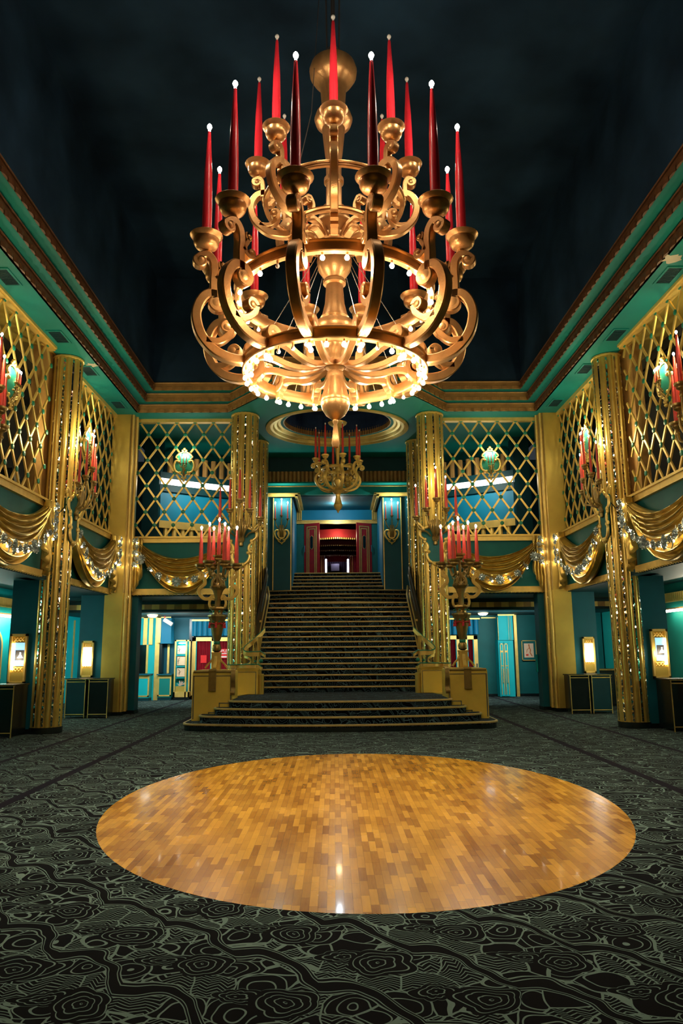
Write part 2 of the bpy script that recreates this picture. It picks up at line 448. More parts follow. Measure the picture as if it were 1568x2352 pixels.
# soffit level 1 (with the round opening over the stairs)
ie = inner_edge(0)
hole = [(HC[0]+HC[2]*math.cos(2*PI*k/48), HC[1]+HC[2]*.9*math.sin(2*PI*k/48)) for k in range(48)]
out1 = [(-6.75, -5)]+ie[:]
outline = [(-6.62, -5), (-6.62, 26.6), (6.62, 26.6), (6.62, -5)] + ie[::-1]
tri = tessellate_polygon([[Vector((a, b, 0)) for a, b in outline], [Vector((a, b, 0)) for a, b in hole]])
mb = MB(); allp = outline+hole
mb.add([(a+XC, b, ZS) for a, b in allp], [t for t in tri])
struct('ceiling', mb, 'tealc', 0, 'green teal plaster soffit around the hall')
steps_z = [(ZS, 8.85, 0.0), (8.86, 9.11, .26), (9.12, 9.36, .52)]
for i, (z0, z1, off) in enumerate(steps_z):
    e = inner_edge(off)
    mb = polyline_wall(e, z0, z1, .05)
    # scalloped lower moulding
    for (a, b), (c, d) in zip(e[:-1], e[1:]):
        v = Vector((c-a, d-b)); L = v.length; v.normalize(); n = Vector((v.y, -v.x))
        if b < 0: k0 = 5.0/ (L) * 0
        cnt = int(L/.26)
        for k in range(cnt):
            q = Vector((a, b))+v*((k+.5)*L/cnt)
            if q.y < 6: continue
            pr = []
            for j in range(5):
                t = -1+j*.5
                pr.append((q+v*(t*.12)+n*(.012+.035*(1-t*t))))
            vs = [(p.x+XC, p.y, z0-.012) for p in pr]+[(p.x+XC, p.y, z0+.085) for p in pr]
            mb.add(vs+[(q.x+XC, q.y, z0-.012), (q.x+XC, q.y, z0+.085)], [(j, j+1, j+6, j+5) for j in range(4)]+[(j+1, j, 10) for j in range(4)]+[(j+5, j+6, 11) for j in range(4)])
        pa = Vector((a, b))+n*.02; pc = Vector((c, d))+n*.02
        mb.tube([(pa.x+XC, pa.y, z1-.03), (pc.x+XC, pc.y, z1-.03)], .022, 6)
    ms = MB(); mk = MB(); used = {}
    for f in mb.f:                           # side runs are split off to take the gold with painted shade
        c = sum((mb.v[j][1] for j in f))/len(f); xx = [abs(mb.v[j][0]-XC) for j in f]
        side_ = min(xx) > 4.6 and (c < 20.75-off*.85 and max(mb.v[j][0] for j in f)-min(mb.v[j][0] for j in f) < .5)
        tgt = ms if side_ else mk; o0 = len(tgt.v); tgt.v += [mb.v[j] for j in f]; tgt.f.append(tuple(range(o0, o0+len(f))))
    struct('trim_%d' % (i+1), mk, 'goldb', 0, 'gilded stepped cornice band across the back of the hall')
    struct('trim_%d' % (i+1), ms, 'goldshade', 0, 'gilded cornice bands with scalloped edge along the sides, shade painted in')
    if i < 2:                                # teal soffit strip up to the next step
        e2 = inner_edge(off+.26); m2 = MB(); z = z1+.005
        for k in range(len(e)-1):
            m2.add([(e[k][0]+XC, e[k][1], z), (e[k+1][0]+XC, e[k+1][1], z), (e2[k+1][0]+XC, e2[k+1][1], z), (e2[k][0]+XC, e2[k][1], z)], [(0, 1, 2, 3)])
        struct('ceiling', m2, 'tealc', 0, 'narrow teal soffit between two cornice bands')
# dark well and ceiling above
e = inner_edge(.50)
mb = polyline_wall(e, 9.36, 12.6, .05)
struct('wall_upper', mb, 'navy', 0, 'dark painted wall above the cornice')
mb = B(-8, 8, -5, 22, 12.6, 12.7)
struct('ceiling', mb, 'navy', 0, 'midnight blue mottled painted ceiling high over the chandelier')
# round opening over the stairs
def ringband(r0, z0, r1, z1):
    m = MB(); n = 64; vs = []
    for k in range(n):
        a = 2*PI*k/n
        for r, z in ((r0, z0), (r1, z1)): vs.append((XC+HC[0]+r*math.cos(a), HC[1]+r*.9*math.sin(a), z))
    m.add(vs, [(2*k, 2*((k+1) % n), 2*((k+1) % n)+1, 2*k+1) for k in range(n)])
    return m
prof = [(2.24, 8.6), (2.24, 8.56), (2.15, 8.54), (2.1, 8.60), (2.02, 8.60), (1.98, 8.67), (1.9, 8.68), (1.86, 8.74), (1.78, 8.75)]
mb = MB()
for (a, b), (c, d) in zip(prof[:-1], prof[1:]): mb.merge(ringband(a, b, c, d))
struct('trim_4', mb, 'goldt', 50, 'stepped gold ring around the round ceiling opening above the stairs')
mb = ringband(1.78, 8.75, 1.70, 8.76); struct('ceiling', mb, 'tealc', 30, 'teal lip inside the gold ring')
mb = MB()
for k in range(110):
    a = 2*PI*k/110
    mb.lathe([(.045, 0), (.045, .22)], XC+1.70*math.cos(a), HC[1]+1.70*.9*math.sin(a), 6, 'z', 8.76)
struct('trim_5', mb, 'goldb', 40, 'fluted gold band inside the round opening')
mb = ringband(1.66, 8.9, 1.66, 9.5)
vs = [(XC+1.7*math.cos(2*PI*k/48), HC[1]+1.7*.9*math.sin(2*PI*k/48), 9.5) for k in range(48)]
mb.add(vs, [tuple(range(48))])
struct('ceiling', mb, paint('deep_blue_dome', (.012, .03, .085), .8), 0, 'deep blue painted dome inside the round opening')

# ---- side walls: balcony fronts, rails, floors and far walls
for s, nm in ((-1, 'left'), (1, 'right')):
    X = lambda u: sx(s, u)
    mb = MB().box(X(6.5), X(6.66), -5, 16.05, 3.42, 4.84).box(X(6.5), X(6.66), 16.8, 21.2, 3.42, 4.84)
    struct('wall_'+nm, mb, 'teal', 0, 'teal balcony front on the %s side' % nm)
    mb = MB()
    for ya, yb in ((-5, 16.05), (16.8, 21.0)):
        mb.box(X(6.42), X(6.68), ya, yb, 4.84, 5.0).box(X(6.38), X(6.7), ya, yb, 4.97, 5.02).box(X(6.44), X(6.66), ya, yb, 3.33, 3.47)
    for k in range(110):
        y = 8+k*.118
        if not 16.0 < y < 16.8: mb.sphere((X(6.45), y, 3.33), .026, 6, 4)
    struct('trim_6', mb, 'goldt', 30, 'gold rail and beaded gold lower moulding of the %s balcony' % nm)
    mb = MB().box(X(6.48), X(6.64), -5, 16.05, 8.50, 8.6).box(X(6.44), X(6.5), -5, 16.05, 8.54, 8.6).box(X(6.48), X(6.64), 16.8, 21.0, 8.50, 8.6)
    struct('wall_'+nm, B(X(6.72), X(6.95), 15.98, 17.0, 3.3, 8.6), 'goldb', 0, 'dark gold jamb behind the %s round column' % nm)
    struct('trim_7', mb, 'goldt', 0, 'gold moulding over the %s lattice screens' % nm)
    mb = B(X(6.66), X(11.9), -5, 21.9, 4.7, 4.82)
    struct('floor', mb, 'dteal', 0, '%s mezzanine floor' % nm)
    # aisle ceiling in steps
    mb = MB().box(X(6.5), X(7.8), -5, 21.9, 3.30, 3.42).box(X(7.8), X(11.9), -5, 24, 3.5, 3.6).box(X(7.8), X(7.85), -5, 21.9, 3.3, 3.6)
    struct('ceiling', mb, 'dteal', 0, 'dark teal ceiling of the %s aisle' % nm)
    mb = MB()
    for k in range(80):
        mb.lathe([(.055, 0), (.055, .24)], X(9.4), 12+k*.12, 6, 'z', 3.0)
    mb.box(X(9.4), X(9.9), -5, 21.8, 2.98, 3.02)
    struct('trim_8', mb, 'goldt', 35, 'fluted gold frieze along the %s aisle ceiling' % nm)
    mb = B(X(9.42), X(9.5), -5, 29.4, 0, 3.6)
    struct('wall_'+nm, mb, 'cyan' if s < 0 else 'tealc', 0, 'painted outer wall of the %s aisle' % nm)
    # mezzanine: dark far wall, gilded ceiling
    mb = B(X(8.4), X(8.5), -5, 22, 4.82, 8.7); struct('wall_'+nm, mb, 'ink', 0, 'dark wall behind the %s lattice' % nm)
    mb = B(X(6.64), X(7.45), -5, 21.9, 8.6, 8.7); struct('ceiling', mb, 'goldw', 0, 'gilded ceiling behind the %s lattice' % nm)
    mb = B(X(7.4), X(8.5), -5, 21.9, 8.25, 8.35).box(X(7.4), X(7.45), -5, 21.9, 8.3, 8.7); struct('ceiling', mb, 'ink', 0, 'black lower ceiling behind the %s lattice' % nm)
    struct('wall_'+nm, B(X(6.66), X(9.7), 21.9, 22.0, 4.82, 8.7), 'dteal', 0, 'dark end wall of the %s mezzanine' % nm)
    # vents in the soffit
    for i, y in enumerate((12.8, 15.48, 17.5, 20.08)):
        t = thing('ceiling_vent', '%s green vent grille in the %s soffit' % (('nearest', 'second nearest', 'third', 'farthest')[i], nm), 'vent', (X(6.2), y, ZS), 0, 'soffit vents')
        m1 = MB().box(-.17, -.13, -.33, .33, -.02, 0).box(.13, .17, -.33, .33, -.02, 0).box(-.13, .13, -.33, -.29, -.02, 0).box(-.13, .13, .29, .33, -.02, 0)
        m1.build('vent_frame', 'tealc', t, 0)
        m1 = MB().box(-.13, .13, -.29, .29, -.008, -.002)
        for k in range(12): m1.box(-.13, .13, -.27+k*.048, -.25+k*.048, -.018, -.008)
        m1.build('grille', 'dteal', t, 0)
# chipped plaster by the right-hand vent and the left vents
for s, y, w in ((1, 12.2, .3), (-1, 17.15, .22)):
    mb = MB(); c = (sx(s, 5.98), y, ZS-.003)
    n = 14; vs = [(c[0]+w*random.uniform(.3, 1)*math.cos(2*PI*k/n), c[1]+w*random.uniform(.3, 1)*math.sin(2*PI*k/n), c[2]) for k in range(n)]
    mb.add(vs+[c], [(k, (k+1) % n, n) for k in range(n)])
    tag(mb.build('plaster_patch', 'plas', None, 0), 'patch of flaked bare plaster beside the vent on the %s soffit' % ('right' if s > 0 else 'left'), 'damage')

# ---- the back of the hall: balcony fronts left and right of the stairs
for s, nm in ((-1, 'left'), (1, 'right')):
    X = lambda u: sx(s, u)
    mb = B(X(2.95), X(6.2), 21.5, 21.65, 3.42, 4.84)
    struct('wall_back', mb, 'teal', 0, 'teal balcony front left of the stairs' if s < 0 else 'teal balcony front right of the stairs')
    mb = MB().box(X(3.0), X(6.0), 21.42, 21.66, 4.84, 5.0).box(X(3.0), X(6.0), 21.38, 21.7, 4.97, 5.02).box(X(3.0), X(6.0), 21.44, 21.66, 3.33, 3.5)
    for k in range(26): mb.sphere((X(3.1+k*.112), 21.45, 3.33), .026, 6, 4)
    struct('trim_9', mb, 'goldt', 30, 'gold rail and beaded moulding of the balcony %s of the stairs' % nm)
    mb = B(X(3.1), X(5.98), 21.42, 21.62, 8.50, 8.6)
    struct('trim_10', mb, 'goldt', 0, 'gold moulding over the lattice %s of the stairs' % nm)
    # mezzanine behind the lattice
    mb = B(X(2.95), X(9.7), 21.66, 29, 4.7, 4.82); struct('floor', mb, 'dteal', 0, 'mezzanine floor %s of the stairs' % nm)
    mb = B(X(2.95), X(9.7), 26.9, 27.0, 4.82, 8.7); struct('wall_back', mb, 'dteal', 0, 'dark far wall of the mezzanine %s of the stairs' % nm)
    mb = B(X(3.0), X(6.7), 21.7, 26.9, 8.62, 8.7); struct('ceiling', mb, 'dteal', 0, 'dark teal ceiling of the mezzanine %s of the stairs' % nm)
    # curved blue wall with a strip of light above it
    def arc(u): t = min(max((u-3.0)/2.76, 0), 1); return 25.2-1.55*t**1.25
    def curved(z0, z1, u0, u1, dy, th=.12, n=14):
        m = MB(); 
        for k in range(n):
            a = u0+(u1-u0)*k/n; b = u0+(u1-u0)*(k+1)/n
            y0, y1 = arc(a)+dy, arc(b)+dy
            m.add([(X(a), y0, z0), (X(b), y1, z0), (X(b), y1+th, z0), (X(a), y0+th, z0), (X(a), y0, z1), (X(b), y1, z1), (X(b), y1+th, z1), (X(a), y0+th, z1)],
                  [(0,3,2,1),(4,5,6,7),(0,1,5,4),(2,3,7,6)]+([(3,0,4,7)] if k == 0 else [])+([(1,2,6,5)] if k == n-1 else []))
        return m
    struct('wall_back', curved(5.90, 6.86, 3.0, 5.76, 0), 'blue', 30, 'curved blue wall seen through the lattice')
    struct('trim_11', curved(5.66, 5.90, 3.0, 5.76, -.05), 'goldt', 30, 'gold band under the curved blue wall')
    m = curved(4.82, 5.66, 3.0, 5.76, .1)
    struct('wall_back', m, 'dteal', 30)
    m = MB()
    for k in range(11):
        u = 3.15+k*.245; m.lathe([(.08, 0), (.08, .84)], X(u), arc(u)+.08, 8, 'z', 4.83)
    struct('trim_12', m, 'goldt', 40, 'gold half-round fluting below the curved wall')
    struct('trim_13', curved(6.86, 7.09, 3.0, 5.76, -.12, .3), 'dteal', 30)
    t = thing('cove_light', 'curved white strip light over the blue wall behind the %s lattice' % nm, 'light', (X(4.5), 24.4, 7.3), 0, 'mezzanine strip lights')
    m = curved(7.10, 7.30, 3.02, 5.75, -.04, .05); m.v = [(a-X(4.5), b-24.4, c-7.3) for a, b, c in m.v]; m.build('diffuser', 'strip', t, 30)
    m = curved(7.30, 7.50, 3.0, 5.76, -.1, .3); m.v = [(a-X(4.5), b-24.4, c-7.3) for a, b, c in m.v]; m.build('housing', 'dteal', t, 30)
    lamp('cove_glow', (X(4.5), 23.0, 7.25), 16, (1, .93, .8), .5, None, 'AREA', (math.radians(60), 0, 0), .3)
    m = MB()
    for k in range(10):
        u = 3.2+k*.26; m.lathe([(.09, 0), (.09, .6)], X(u), arc(u)+.1, 8, 'z', 7.52)
    struct('trim_14', m, 'goldb', 40, 'dim gold fluting over the strip light')
    struct('wall_back', B(X(5.78), X(6.3), 23.5, 24.1, 4.82, 8.62), 'dteal', 0, 'dark pier behind the lattice')
    # stairwell side walls
    struct('wall_stairwell_'+nm, B(X(2.92), X(3.05), 21.6, 29.6, 0, 8.6), 'teal', 0, 'teal side wall of the stairwell')
# ---- room beyond, ground floor
for s, nm in ((-1, 'left'), (1, 'right')):
    X = lambda u: sx(s, u)
    struct('ceiling', B(X(2.95), X(9.5), 21.66, 24.0, 3.30, 3.4), 'dteal', 0, 'low ceiling of the passage %s of the stairs' % nm)
    m = B(X(3.0), X(9.5), 24.0, 24.1, 3.04, 3.4)
    struct('wall_back', m, 'dteal', 0)
    m = MB(); m2 = MB()
    for k in range(26):
        u0 = 3.1+k*.24
        (m if k % 2 else m2).box(X(u0), X(u0+.24), 23.97, 24.0, 3.05, 3.21)
    struct('trim_15', m, 'goldt', 0, 'light gold blocks of the chequered frieze'); struct('trim_16', m2, 'goldb', 0, 'dark gold blocks of the chequered frieze')
    struct('ceiling', B(X(2.95), X(9.5), 24.0, 29.5, 2.97, 3.04), 'dteal', 0, 'dark teal ceiling of the cloakroom %s of the stairs' % nm)
    struct('wall_back', B(X(2.95), X(9.6), 28.0, 28.1, 0, 3.04), 'tealb' if s < 0 else 'teal', 0, 'painted end wall of the room %s of the stairs' % nm)
    # dark baseboard
    struct('baseboard_back', B(X(2.95), X(9.5), 27.94, 28.0, 0, .1), 'black', 0)

# ---- teal posts, gold pillars, teal piers, round columns
def column(u, y, r, label, cat='column', z1=ZS-.005):
    t = thing('fluted_column', label, cat, (XC+u, y, 0), 0, 'round gold columns')
    prof = []; n = 22; m = MB()
    for k in range(n):
        a0 = 2*PI*k/n; wide = (k % 2 == 0)
        span = 2*PI/n*(1.25 if wide else .75); c = a0
        for j in range(5):
            a = c-span/2+span*j/4
            rr = r-.03+(.03 if wide else .022)*math.sin(PI*(j+.001)/4)**.6 if 0 < j < 4 else r-.03
            prof.append((rr*math.cos(a), rr*math.sin(a)))
    m.add([(a, b, .13) for a, b in prof]+[(a, b, z1) for a, b in prof], [(i, (i+1) % len(prof), (i+1) % len(prof)+len(prof), i+len(prof)) for i in range(len(prof))])
    m.build('shaft', 'golds', t, 50)
    MB().lathe([(r+.01, 0), (r+.01, .13), (r-.04, .13)], 0, 0, 32).build('plinth', 'black', t, 40)
    MB().lathe([(r-.03, z1-.06), (r+.015, z1-.05), (r+.015, z1-.012), (r-.03, z1-.01)], 0, 0, 32).build('capital_ring', 'goldt', t, 40)
    st = None
    for k in range(n//2):
        a = 2*PI*(2*k+1)/n
        if st is None:
            st = MB().box(r-.03, r-.006, -.022, .022, .15, z1-.1).build('mirror_strip', 'mosaic', t, 0)
            st.rotation_euler = (0, 0, a)
        else:
            c = st.copy(); COL.objects.link(c); c.parent = t; c.rotation_euler = (0, 0, a)
    return t
column(-6.45, 16.8, .35, 'tall round gold column on the left with mirror strips, between two lattice screens')
column(6.47, 16.8, .35, 'tall round gold column on the right with mirror strips, between two lattice screens')
column(-6.43, 11.4, .36, 'nearest round gold column on the left, mostly out of view')
column(6.43, 11.4, .36, 'nearest round gold column on the right, mostly out of view')
column(-2.74, 21.15, .40, 'round gold column left of the staircase, behind the candelabrum')
column(2.74, 21.15, .40, 'round gold column right of the staircase, behind the candelabrum')
column(-2.66, 24.0, .36, 'second round gold column left of the staircase, farther back')
column(2.66, 24.0, .36, 'second round gold column right of the staircase, farther back')

for s, nm in ((-1, 'left'), (1, 'right')):
    X = lambda u: sx(s, u)
    # gold square pillar
    t = thing('square_pillar', 'tall plain gold pillar with chamfered corner in the back %s corner of the hall' % nm, 'pillar', (X(6.25), 21.3, 0), 0, 'square gold pillars')
    p = [(-.34, -.32), (.17, -.32), (.27, -.2), (.27, .3), (-.34, .3)] if s < 0 else [(.34, -.32), (.34, .3), (-.27, .3), (-.27, -.2), (-.17, -.32)]
    MB().prism(p, .1, ZS).build('shaft', 'goldw', t, 0)
    MB().prism([(a*1.03, b*1.05) for a, b in p], 0, .1).build('plinth', 'black', t, 0)
    for i, (du, dy, r) in enumerate(((.235, -.27, .035), (.29, -.05, .045))):
        MB().lathe([(r, .1), (r, ZS)], -s*du, dy, 10).build('vertical_bead', 'goldt', t, 40)
    MB().box(-s*.275, -s*.285, -.12, -.02, .15, 3.3).build('mirror_strip', 'mosaic', t, 0)
    cp = [(.17, -.325), (.275, -.205), (.275, .28), (.268, .28), (.268, -.2), (.165, -.32)]
    MB().prism([(-s*a, b) for a, b in cp], 3.35, ZS-.01).build('corner_strip', 'bronze', t, 0)
    # teal post of the opening
    t = thing('door_post', 'slim teal post standing at the inner side of the gold pillar on the %s' % nm, 'post', (X(5.88), 21.75, 0))
    B(-.09, .09, -.18, .25, .1, 3.33).build('post', 'tealb', t, 0)
    B(-.1, .1, -.19, .26, 0, .1).build('foot', 'black', t, 0)
    B(s*.092, s*.11, -.16, -.06, .1, 3.33).build('edge_strip', 'goldt', t, 0)
    # piers with showcases
    for (y, z, which) in ((16.55, 0, 'beside the %s round column' % nm), (21.05, 0, 'beside the %s gold corner pillar' % nm)):
        near = y < 20
        t = thing('pier', 'flat dark teal pier %s' % which, 'pier', (X(6.93), y, 0))
        B(-.33, .33, 0, .7, .1, 3.3).build('shaft', 'tealb', t, 0)
        B(-.34, .34, -.01, .7, 0, .1).build('plinth', 'black', t, 0)
        B(-s*.33, -s*.345, .02, .3, .1, 3.3).build('edge_strip', 'tealc', t, 0)
        # showcase
        w, z0, z1 = (.185, 1.05, 2.12) if near else (.165, 1.04, 2.03)
        uo = .20 if near else .16
        t = thing('wall_showcase', 'lit gold framed showcase on the %s pier, %s' % (nm, ('with a small picture and a glowing tube' if near else 'glowing almost white')), 'display case', (X(6.93+uo*0)+s*(uo-.1), y, 0), 0, 'lit showcases on the piers')
        m = MB().box(-w, -w+.04, -.07, 0, z0, z1).box(w-.04, w, -.07, 0, z0, z1).box(-w, w, -.07, 0, z0, z0+.05).box(-w, w, -.07, 0, z1-.05, z1)
        m.build('frame', 'goldt', t, 0)
        B(-w+.04, w-.04, -.02, -.012, z0+.05, z1-.05).build('back_panel', 'goldw', t, 0)
        B(-w+.04, w-.04, -.055, -.02, z0+.05, z0+.25).build('ledge', 'goldw', t, 0)
        m = MB()
        for k in range(3):
            a = -w+.08+k*(2*w-.16)/3; b = a+(2*w-.16)/3
            for (q0, q1) in (((a, z1-.16), (b, z1-.08)), ((a, z1-.08), (b, z1-.16)), ((a, z0+.27), (b, z0+.35)), ((a, z0+.35), (b, z0+.27))):
                m.tube([(q0[0], -.035, q0[1]), (q1[0], -.035, q1[1])], .007, 5)
        m.build('fretwork', 'goldt', t, 0)
        if near:
            pc = B(-w*.45, w-.05, -.032, -.024, z0+.38, z1-.19).build('picture_panel', emit('lit_blue_panel', (.25, .5, 1), .45, (.1, .25, .6)), t, 0)
            B(-w*.35, w-.06, -.038, -.032, z0+.5, z1-.35).build('picture_board', 'ink', t, 0)
            m = MB().add([(-w*.1, -.04, z0+.55), (w*.6, -.04, z0+.55), (w*.25, -.04, z1-.42)], [(0, 1, 2)]).sphere((w*.25, -.042, z1-.41), .018, 8, 5)
            m.build('white_figure', emit('lit_white_figure', (.85, .9, 1), .8), t, 0)
            tx = s*(w-.07)
            MB().tube([(tx, -.045, z0+.3), (tx, -.045, z1-.2)], .016, 8).build('lamp_tube', 'tube', t)
        else:
            B(-w+.05, w-.05, -.034, -.026, z0+.3, z1-.18).build('lit_panel', emit('white_lit_panel', (1, .95, .82), 3.2), t, 0)
        lamp('showcase_light', (X(6.93)+s*(uo-.1), y-.15, (z0+z1)/2), 5, WARMW, .08)

# ================================================================ the staircase
stair = thing('staircase', 'wide carpeted staircase with brass nosings rising from the hall to the red doors', 'staircase', (XC, 0, 0))
def nosing(path, z, r=.026):
    m = MB()
    for k in range(len(path)-1):
        (a, b), (c, d) = path[k], path[k+1]
    P = [Vector(p) for p in path]; n = len(P); vs = []; fs = []
    for i, p in enumerate(P):
        t = (P[min(i+1, n-1)]-P[max(i-1, 0)]).normalized(); nn = Vector((t.y, -t.x))
        for a, h in ((.018, -.036), (.026, -.018), (.02, .004), (-.02, .006), (-.02, -.002), (.0, -.036)):
            q = p+nn*a; vs.append((q.x, q.y, z+h))
    for i in range(n-1):
        for k in range(6): fs.append((i*6+k, i*6+(k+1) % 6, (i+1)*6+(k+1) % 6, (i+1)*6+k))
    fs += [tuple(range(6))[::-1], tuple((n-1)*6+k for k in range(6))]
    return m.add(vs, fs)
def step(path, z0, z1, yb):                 # path left->right along the front edge; yb = how far back the tread runs
    poly = path+[(path[-1][0], yb), (path[0][0], yb)]
    m = MB().prism(poly, z0, z1)
    o = m.build('step', 'carpets', stair, 0)
    nosing(path, z1).build('nosing', 'brass', o, 40)
    return o
def front(y0, bow, half, rc, yside, n=10):  # curved front with rounded corners
    p = []
    def yy(x): return y0+bow*(x/half)**2
    p.append((-half, yside))
    yc = yy(half-rc)+rc
    p.append((-half, yc))
    for k in range(1, 7):
        a = PI/2*k/7; p.append((-half+rc-rc*math.cos(a), yc-rc*math.sin(a)*1.0))
    for k in range(n+1):
        x = -(half-rc)+2*(half-rc)*k/n; p.append((x, yy(x)))
    for k in range(6, 0, -1):
        a = PI/2*k/7; p.append((half-rc+rc*math.cos(a), yc-rc*math.sin(a)))
    p += [(half, yc), (half, yside)]
    return p
bl = MB().prism(front(16.30, .55, 3.49, .45, 18.6), 0, .098); bl.build('black_plinth', 'black', stair, 0)
o = step(front(16.33, .55, 3.5, .45, 18.6), .098, R_, 18.6)
step(front(16.50, .55, 3.18, .42, 18.3), R_, 2*R_, 18.4)
step(front(16.68, .5, 2.86, .36, 18.2), 2*R_, 3*R_, 18.4)
step(front(16.86, .45, 2.55, .3, 18.0), 3*R_, 4*R_, 20.7)
B(-2.5, 2.5, 18.1, 20.6, .3, 4*R_-.002).build('landing', 'carpets', stair, 0)
y = 20.52
for i in range(5, 22):
    k = (i-5)/16; hw = 2.33-.16*k
    yb = y+.6
    step([(-hw, y), (hw, y)], (i-3)*R_ if i > 6 else 4*R_-.01, i*R_, yb if i < 21 else 26.2)
    y += .1775
def bowed(yc, ye, hw): return [(-hw+2*hw*k/16, yc+(ye-yc)*abs(-1+2*k/16)**2.2) for k in range(17)]
for j, (yc, ye) in enumerate(((25.2, 25.75), (25.46, 25.95), (25.7, 26.05), (25.9, 26.12))):
    i = 22+j; step(bowed(yc, ye, 2.40), (i-2)*R_, i*R_, 26.6)
for j, yc in enumerate((26.15, 26.5, 26.85, 27.18, 27.5)):
    i = 26+j; hw = 1.62; step([(-hw, yc), (hw, yc)], (i-2)*R_, i*R_, yc+.8 if j < 4 else 29.2)
# side parapets and handrails
for s in (-1, 1):
    nm = 'left' if s < 0 else 'right'
    side = []
    def zn(y): return .62+max(0, (y-20.5))*(.152/.1775) if y < 23.6 else min(3.28+(y-23.6)*.22, 3.85)
    ys = [20.05+.2*k for k in range(29)]
    top = [(y, zn(y)+.16) for y in ys]; 
    poly = [(20.0, .6)]+top+[(ys[-1], .6)]
    def fx(a, b, z): 
        hw = 2.33-.16*min(max((a-20.5)/2.9, 0), 1)+(.25*min(max((a-23.6)/2.2, 0), 1))
        return (s*(hw+.01+z), a, b)
    m = MB(); n = len(top)
    vs = []; 
    for (a, b) in top:
        for z in (0, .07): vs += [fx(a, b, z), fx(a, max(b-1.0, .55), z)]
    fs = []
    for i in range(n-1):
        o = i*4; fs += [(o, o+1, o+5, o+4), (o+2, o+6, o+7, o+3), (o, o+4, o+6, o+2)]
    fs += [(0, 2, 3, 1), ((n-1)*4, (n-1)*4+1, (n-1)*4+3, (n-1)*4+2)]
    m.add(vs, fs).build('stringer', 'rail', stair, 0)
    m = MB().tube([fx(a, b+.01, .0) for a, b in top], .022, 6); m.tube([fx(a, b+.01, .09) for a, b in top], .022, 6)
    m.build('stringer_moulding', 'goldt', stair, 40)
    # parapet wall
    t = thing('stair_balustrade', 'dark bronze solid balustrade with curved steel handrail on the %s of the stairs' % nm, 'balustrade', (sx(s, 2.4), 23, 0), 0, 'stair balustrades')
    rail = [(20.2+.2*k, zn(20.2+.2*k)+.98-.35*max(0, 1-(k/4.0))) for k in range(29)]
    def fr(a, b, z): p = fx(a, b, z); return (p[0]-s*2.4, p[1]-23, p[2])
    m = MB(); vs = []
    for a, b in rail:
        for z in (.10, .15): vs += [fr(a, b, z), fr(a, zn(a)+.1, z)]
    fs = []; n = len(rail)
    for i in range(n-1):
        o = i*4; fs += [(o, o+1, o+5, o+4), (o+2, o+6, o+7, o+3), (o, o+4, o+6, o+2)]
    fs += [(0, 2, 3, 1), ((n-1)*4, (n-1)*4+1, (n-1)*4+3, (n-1)*4+2)]
    m.add(vs, fs).build('panel', 'rail', t, 0)
    pth = [fr(a, b+.03, .10) for a, b in rail]
    e = pth[-1]; pth += [(e[0], e[1]+.08, e[2]+.1), (e[0]-s*.03, e[1]+.06, e[2]+.28), (e[0]-s*.02, e[1]-.04, e[2]+.36), (e[0], e[1]-.12, e[2]+.26)]
    MB().tube(pth, .028, 8).build('handrail', 'rail', t)
    MB().tube([fr(a, b-.2, .06) for a, b in rail[10:]], .016, 8).build('steel_rail', 'steel', t)
    m = MB().box(-.03, .03, -.03, .03, -.03, .03); q = fr(21.9, zn(21.9)+.75, .02); m.v = [(a+q[0], b+q[1], c+q[2]) for a, b, c in m.v]; m.build('bracket', 'goldt', t, 0)

